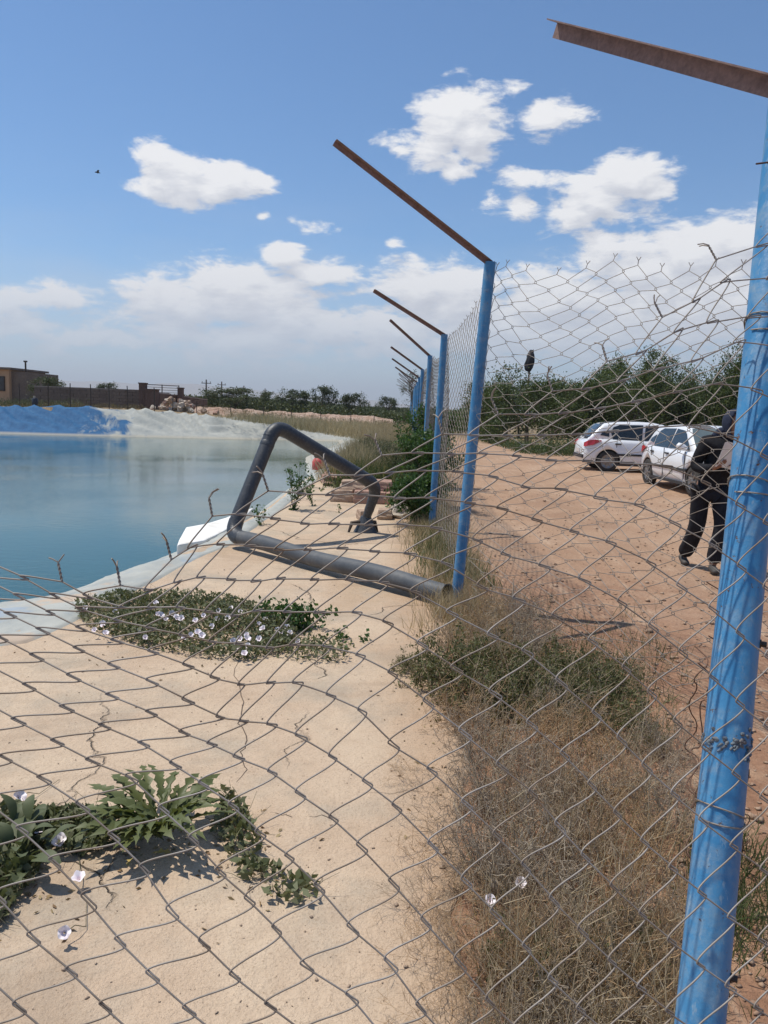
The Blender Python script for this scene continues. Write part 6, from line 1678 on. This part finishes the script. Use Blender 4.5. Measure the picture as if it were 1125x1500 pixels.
G = onz(1031, 832, .0); per = thing('person', 'person in dark clothes and navy hood walking with white papers, half behind the thick post', 'person', (G[0], G[1], gtop(G[0], G[1] - .1) + .002))
B = [((.05, .12, .93), (.14, .11)), ((.06, .09, 1.06), (.13, .10)), ((.09, .06, 1.22), (.15, .11)), ((.11, .03, 1.35), (.12, .085)), ((.125, .01, 1.43), (.055, .055)), ((.14, -.02, 1.49), (.052, .052)), ((.155, -.045, 1.565), (.082, .092)), ((.16, -.05, 1.635), (.078, .088)), ((.16, -.04, 1.685), (.045, .05)),
     ((-.06, .04, 1.385), .052), ((-.155, .07, 1.12), .042), ((-.09, -.12, 1.10), .035), ((-.04, -.21, 1.15), .027), ((-.02, -.235, 1.165), (.032, .02)),
     ((.285, .04, 1.385), .052), ((.36, .08, 1.12), .042), ((.20, -.10, 1.08), .035), ((.11, -.19, 1.13), .027), ((.09, -.215, 1.145), (.032, .02)),
     ((.12, .10, .88), .085), ((.115, -.06, .52), .058), ((.10, .0, .12), .038), ((.095, .03, .05), .036), ((.07, -.13, .035), (.036, .025)),
     ((-.05, .13, .88), .085), ((-.04, .16, .50), .058), ((-.05, .40, .16), .038), ((-.055, .46, .09), .036), ((-.07, .33, .035), (.036, .025))]
E = [(0, 1), (1, 2), (2, 3), (3, 4), (4, 5), (5, 6), (6, 7), (7, 8), (3, 9), (9, 10), (10, 11), (11, 12), (12, 13), (3, 14), (14, 15), (15, 16), (16, 17), (17, 18), (0, 19), (19, 20), (20, 21), (21, 22), (22, 23), (0, 24), (24, 25), (25, 26), (26, 27), (27, 28)]
skin('body', B, E, M_SKIN, per)
skin('coat', [((.05, .12, .78), (.19, .15)), ((.055, .11, .95), (.18, .14)), ((.08, .08, 1.12), (.175, .135)), ((.10, .05, 1.28), (.18, .125)), ((.115, .03, 1.39), (.13, .09)), ((.125, .01, 1.44), (.07, .07)),
               ((-.075, .045, 1.375), .082), ((-.165, .08, 1.11), .068), ((-.10, -.10, 1.10), .055), ((-.06, -.18, 1.14), .045),
               ((.30, .045, 1.375), .082), ((.375, .09, 1.11), .068), ((.22, -.08, 1.08), .055), ((.14, -.165, 1.12), .045)],
     [(0, 1), (1, 2), (2, 3), (3, 4), (4, 5), (4, 6), (6, 7), (7, 8), (8, 9), (4, 10), (10, 11), (11, 12), (12, 13)], M_COAT, per)
skin('trousers', [((.045, .12, .92), (.15, .12)), ((.135, .09, .84), .11), ((.135, -.055, .52), .088), ((.11, .01, .22), .086), ((.10, .02, .09), .086), ((-.05, .14, .84), .11), ((-.04, .16, .50), .092), ((-.045, .30, .26), .088), ((-.055, .42, .12), .086)],
     [(0, 1), (1, 2), (2, 3), (3, 4), (0, 5), (5, 6), (6, 7), (7, 8)], M_TROU, per)
skin('shoe', [((.095, .045, .055), (.045, .05)), ((.085, -.05, .045), (.045, .04)), ((.07, -.16, .035), (.042, .03))], [(0, 1), (1, 2)], M_SHOE, per)
skin('shoe', [((-.055, .48, .10), (.045, .05)), ((-.06, .40, .055), (.045, .04)), ((-.07, .28, .035), (.042, .03))], [(0, 1), (1, 2)], M_SHOE, per)
# hood round the head and on the shoulders, open at the face
bm = bmesh.new(); bmesh.ops.create_uvsphere(bm, u_segments=28, v_segments=20, radius=1)
face_d = Vector((.35, -.93, -.05)).normalized()
bmesh.ops.delete(bm, geom=[v for v in bm.verts if v.co.normalized().dot(face_d) > .62 and v.co.z < .80], context='VERTS')
for v in bm.verts: v.co = Vector((v.co.x * .108, v.co.y * .122, v.co.z * .135 - (.05 if v.co.z < -.4 else 0))) * (1 + .05 * mnoise.noise(v.co * 3))
me = bpy.data.meshes.new('hood'); bm.to_mesh(me); bm.free(); me.materials.append(M_HOOD); me.polygons.foreach_set('use_smooth', [True] * len(me.polygons))
hd = obj('hood', me, per); hd.location = (.155, -.025, 1.59); md = hd.modifiers.new('thickness', 'SOLIDIFY'); md.thickness = .012
skin('hood_collar', [((-.02, .06, 1.40), .045), ((.03, .0, 1.47), .05), ((.07, -.02, 1.53), .045)], [(0, 1), (1, 2)], M_HOOD, per)
# face
hc = Vector((.158, -.045, 1.585)); fd = Vector((.35, -.93, -.08)).normalized(); rt = Vector((.93, .35, 0)).normalized(); upv = Vector((0, 0, 1))
m_ = MB(); m_.tube([hc + fd * .085 + upv * .03, hc + fd * .105 - upv * .008, hc + fd * .092 - upv * .022], [.008, .015, .012], 8); m_.build('nose', M_SKIN, per)
for s_ in (-1, 1):
    m_ = MB(); m_.tube([hc + fd * .080 + rt * s_ * .032 + upv * .022, hc + fd * .088 + rt * s_ * .032 + upv * .022], [.011, .008], 8); m_.build('eye', M_TRIM, per)
m_ = MB(); m_.tube([hc + fd * .088 - rt * .022 - upv * .048, hc + fd * .094 - upv * .046, hc + fd * .088 + rt * .022 - upv * .048], [.004, .006, .004], 6); m_.build('mouth', pmat('lips', [(.22, .09, .07)], 5, .6), per)
# hands with five fingers each closing on the papers
def hand(w, pd, sx):
    w = Vector(w); pd = Vector(pd).normalized(); side = Vector((sx, 0, 0)); nrm = pd.cross(side).normalized(); acr = nrm.cross(pd).normalized()
    for k, (o_, L) in enumerate(((-.027, .062), (-.010, .074), (.008, .070), (.025, .055))):
        a = w + pd * .035 + acr * o_; b_ = a + pd * L * .55 + nrm * .006; c = b_ + pd * L * .25 + nrm * .020
        skin('finger', [(a[:], .0105), (((a + b_) / 2)[:], .0095), (b_[:], .009), (c[:], .0075)], [(0, 1), (1, 2), (2, 3)], M_SKIN, per, 1)
    a = w + acr * -.028; b_ = a + pd * .03 - acr * .02 + nrm * .018; c = b_ + pd * .028 + nrm * .006
    skin('thumb', [(a[:], .012), (b_[:], .0105), (c[:], .008)], [(0, 1), (1, 2)], M_SKIN, per, 1)
hand((-.04, -.21, 1.15), (.45, -.45, .35), 1); hand((.11, -.19, 1.13), (-.45, -.45, .35), -1)
m_ = MB(); rot = Matrix.Rotation(math.radians(-68), 3, 'X') @ Matrix.Rotation(.12, 3, 'Z')
for k in range(4): m_.box(Vector((.04, -.265 - .003 * k, 1.255)), (.20 - .004 * k, .27, .0015), Matrix.Rotation(.05 * k, 3, 'Y') @ rot)
o_ = m_.build('papers', M_PAPER); o_.location = per.location; tag(o_, 'white papers held up in both hands by the person', 'papers')

# ------------------------------------------------------------------ the dusty air
hz = MB(); hz.box((0, 0, 113), (18600, 18600, 242)); hm = bpy.data.materials.new('dusty_air'); hm.use_nodes = True; ht = hm.node_tree
ht.nodes.clear(); ho = ht.nodes.new('ShaderNodeOutputMaterial'); hv = ht.nodes.new('ShaderNodeVolumePrincipled')
hv.inputs['Density'].default_value = HAZE; hv.inputs['Color'].default_value = (.86, .90, .96, 1); hv.inputs['Anisotropy'].default_value = .2
ht.links.new(hv.outputs[0], ho.inputs['Volume'])
tag(hz.build('haze', hm), 'pale dusty air over the whole place', 'haze', kind='stuff')
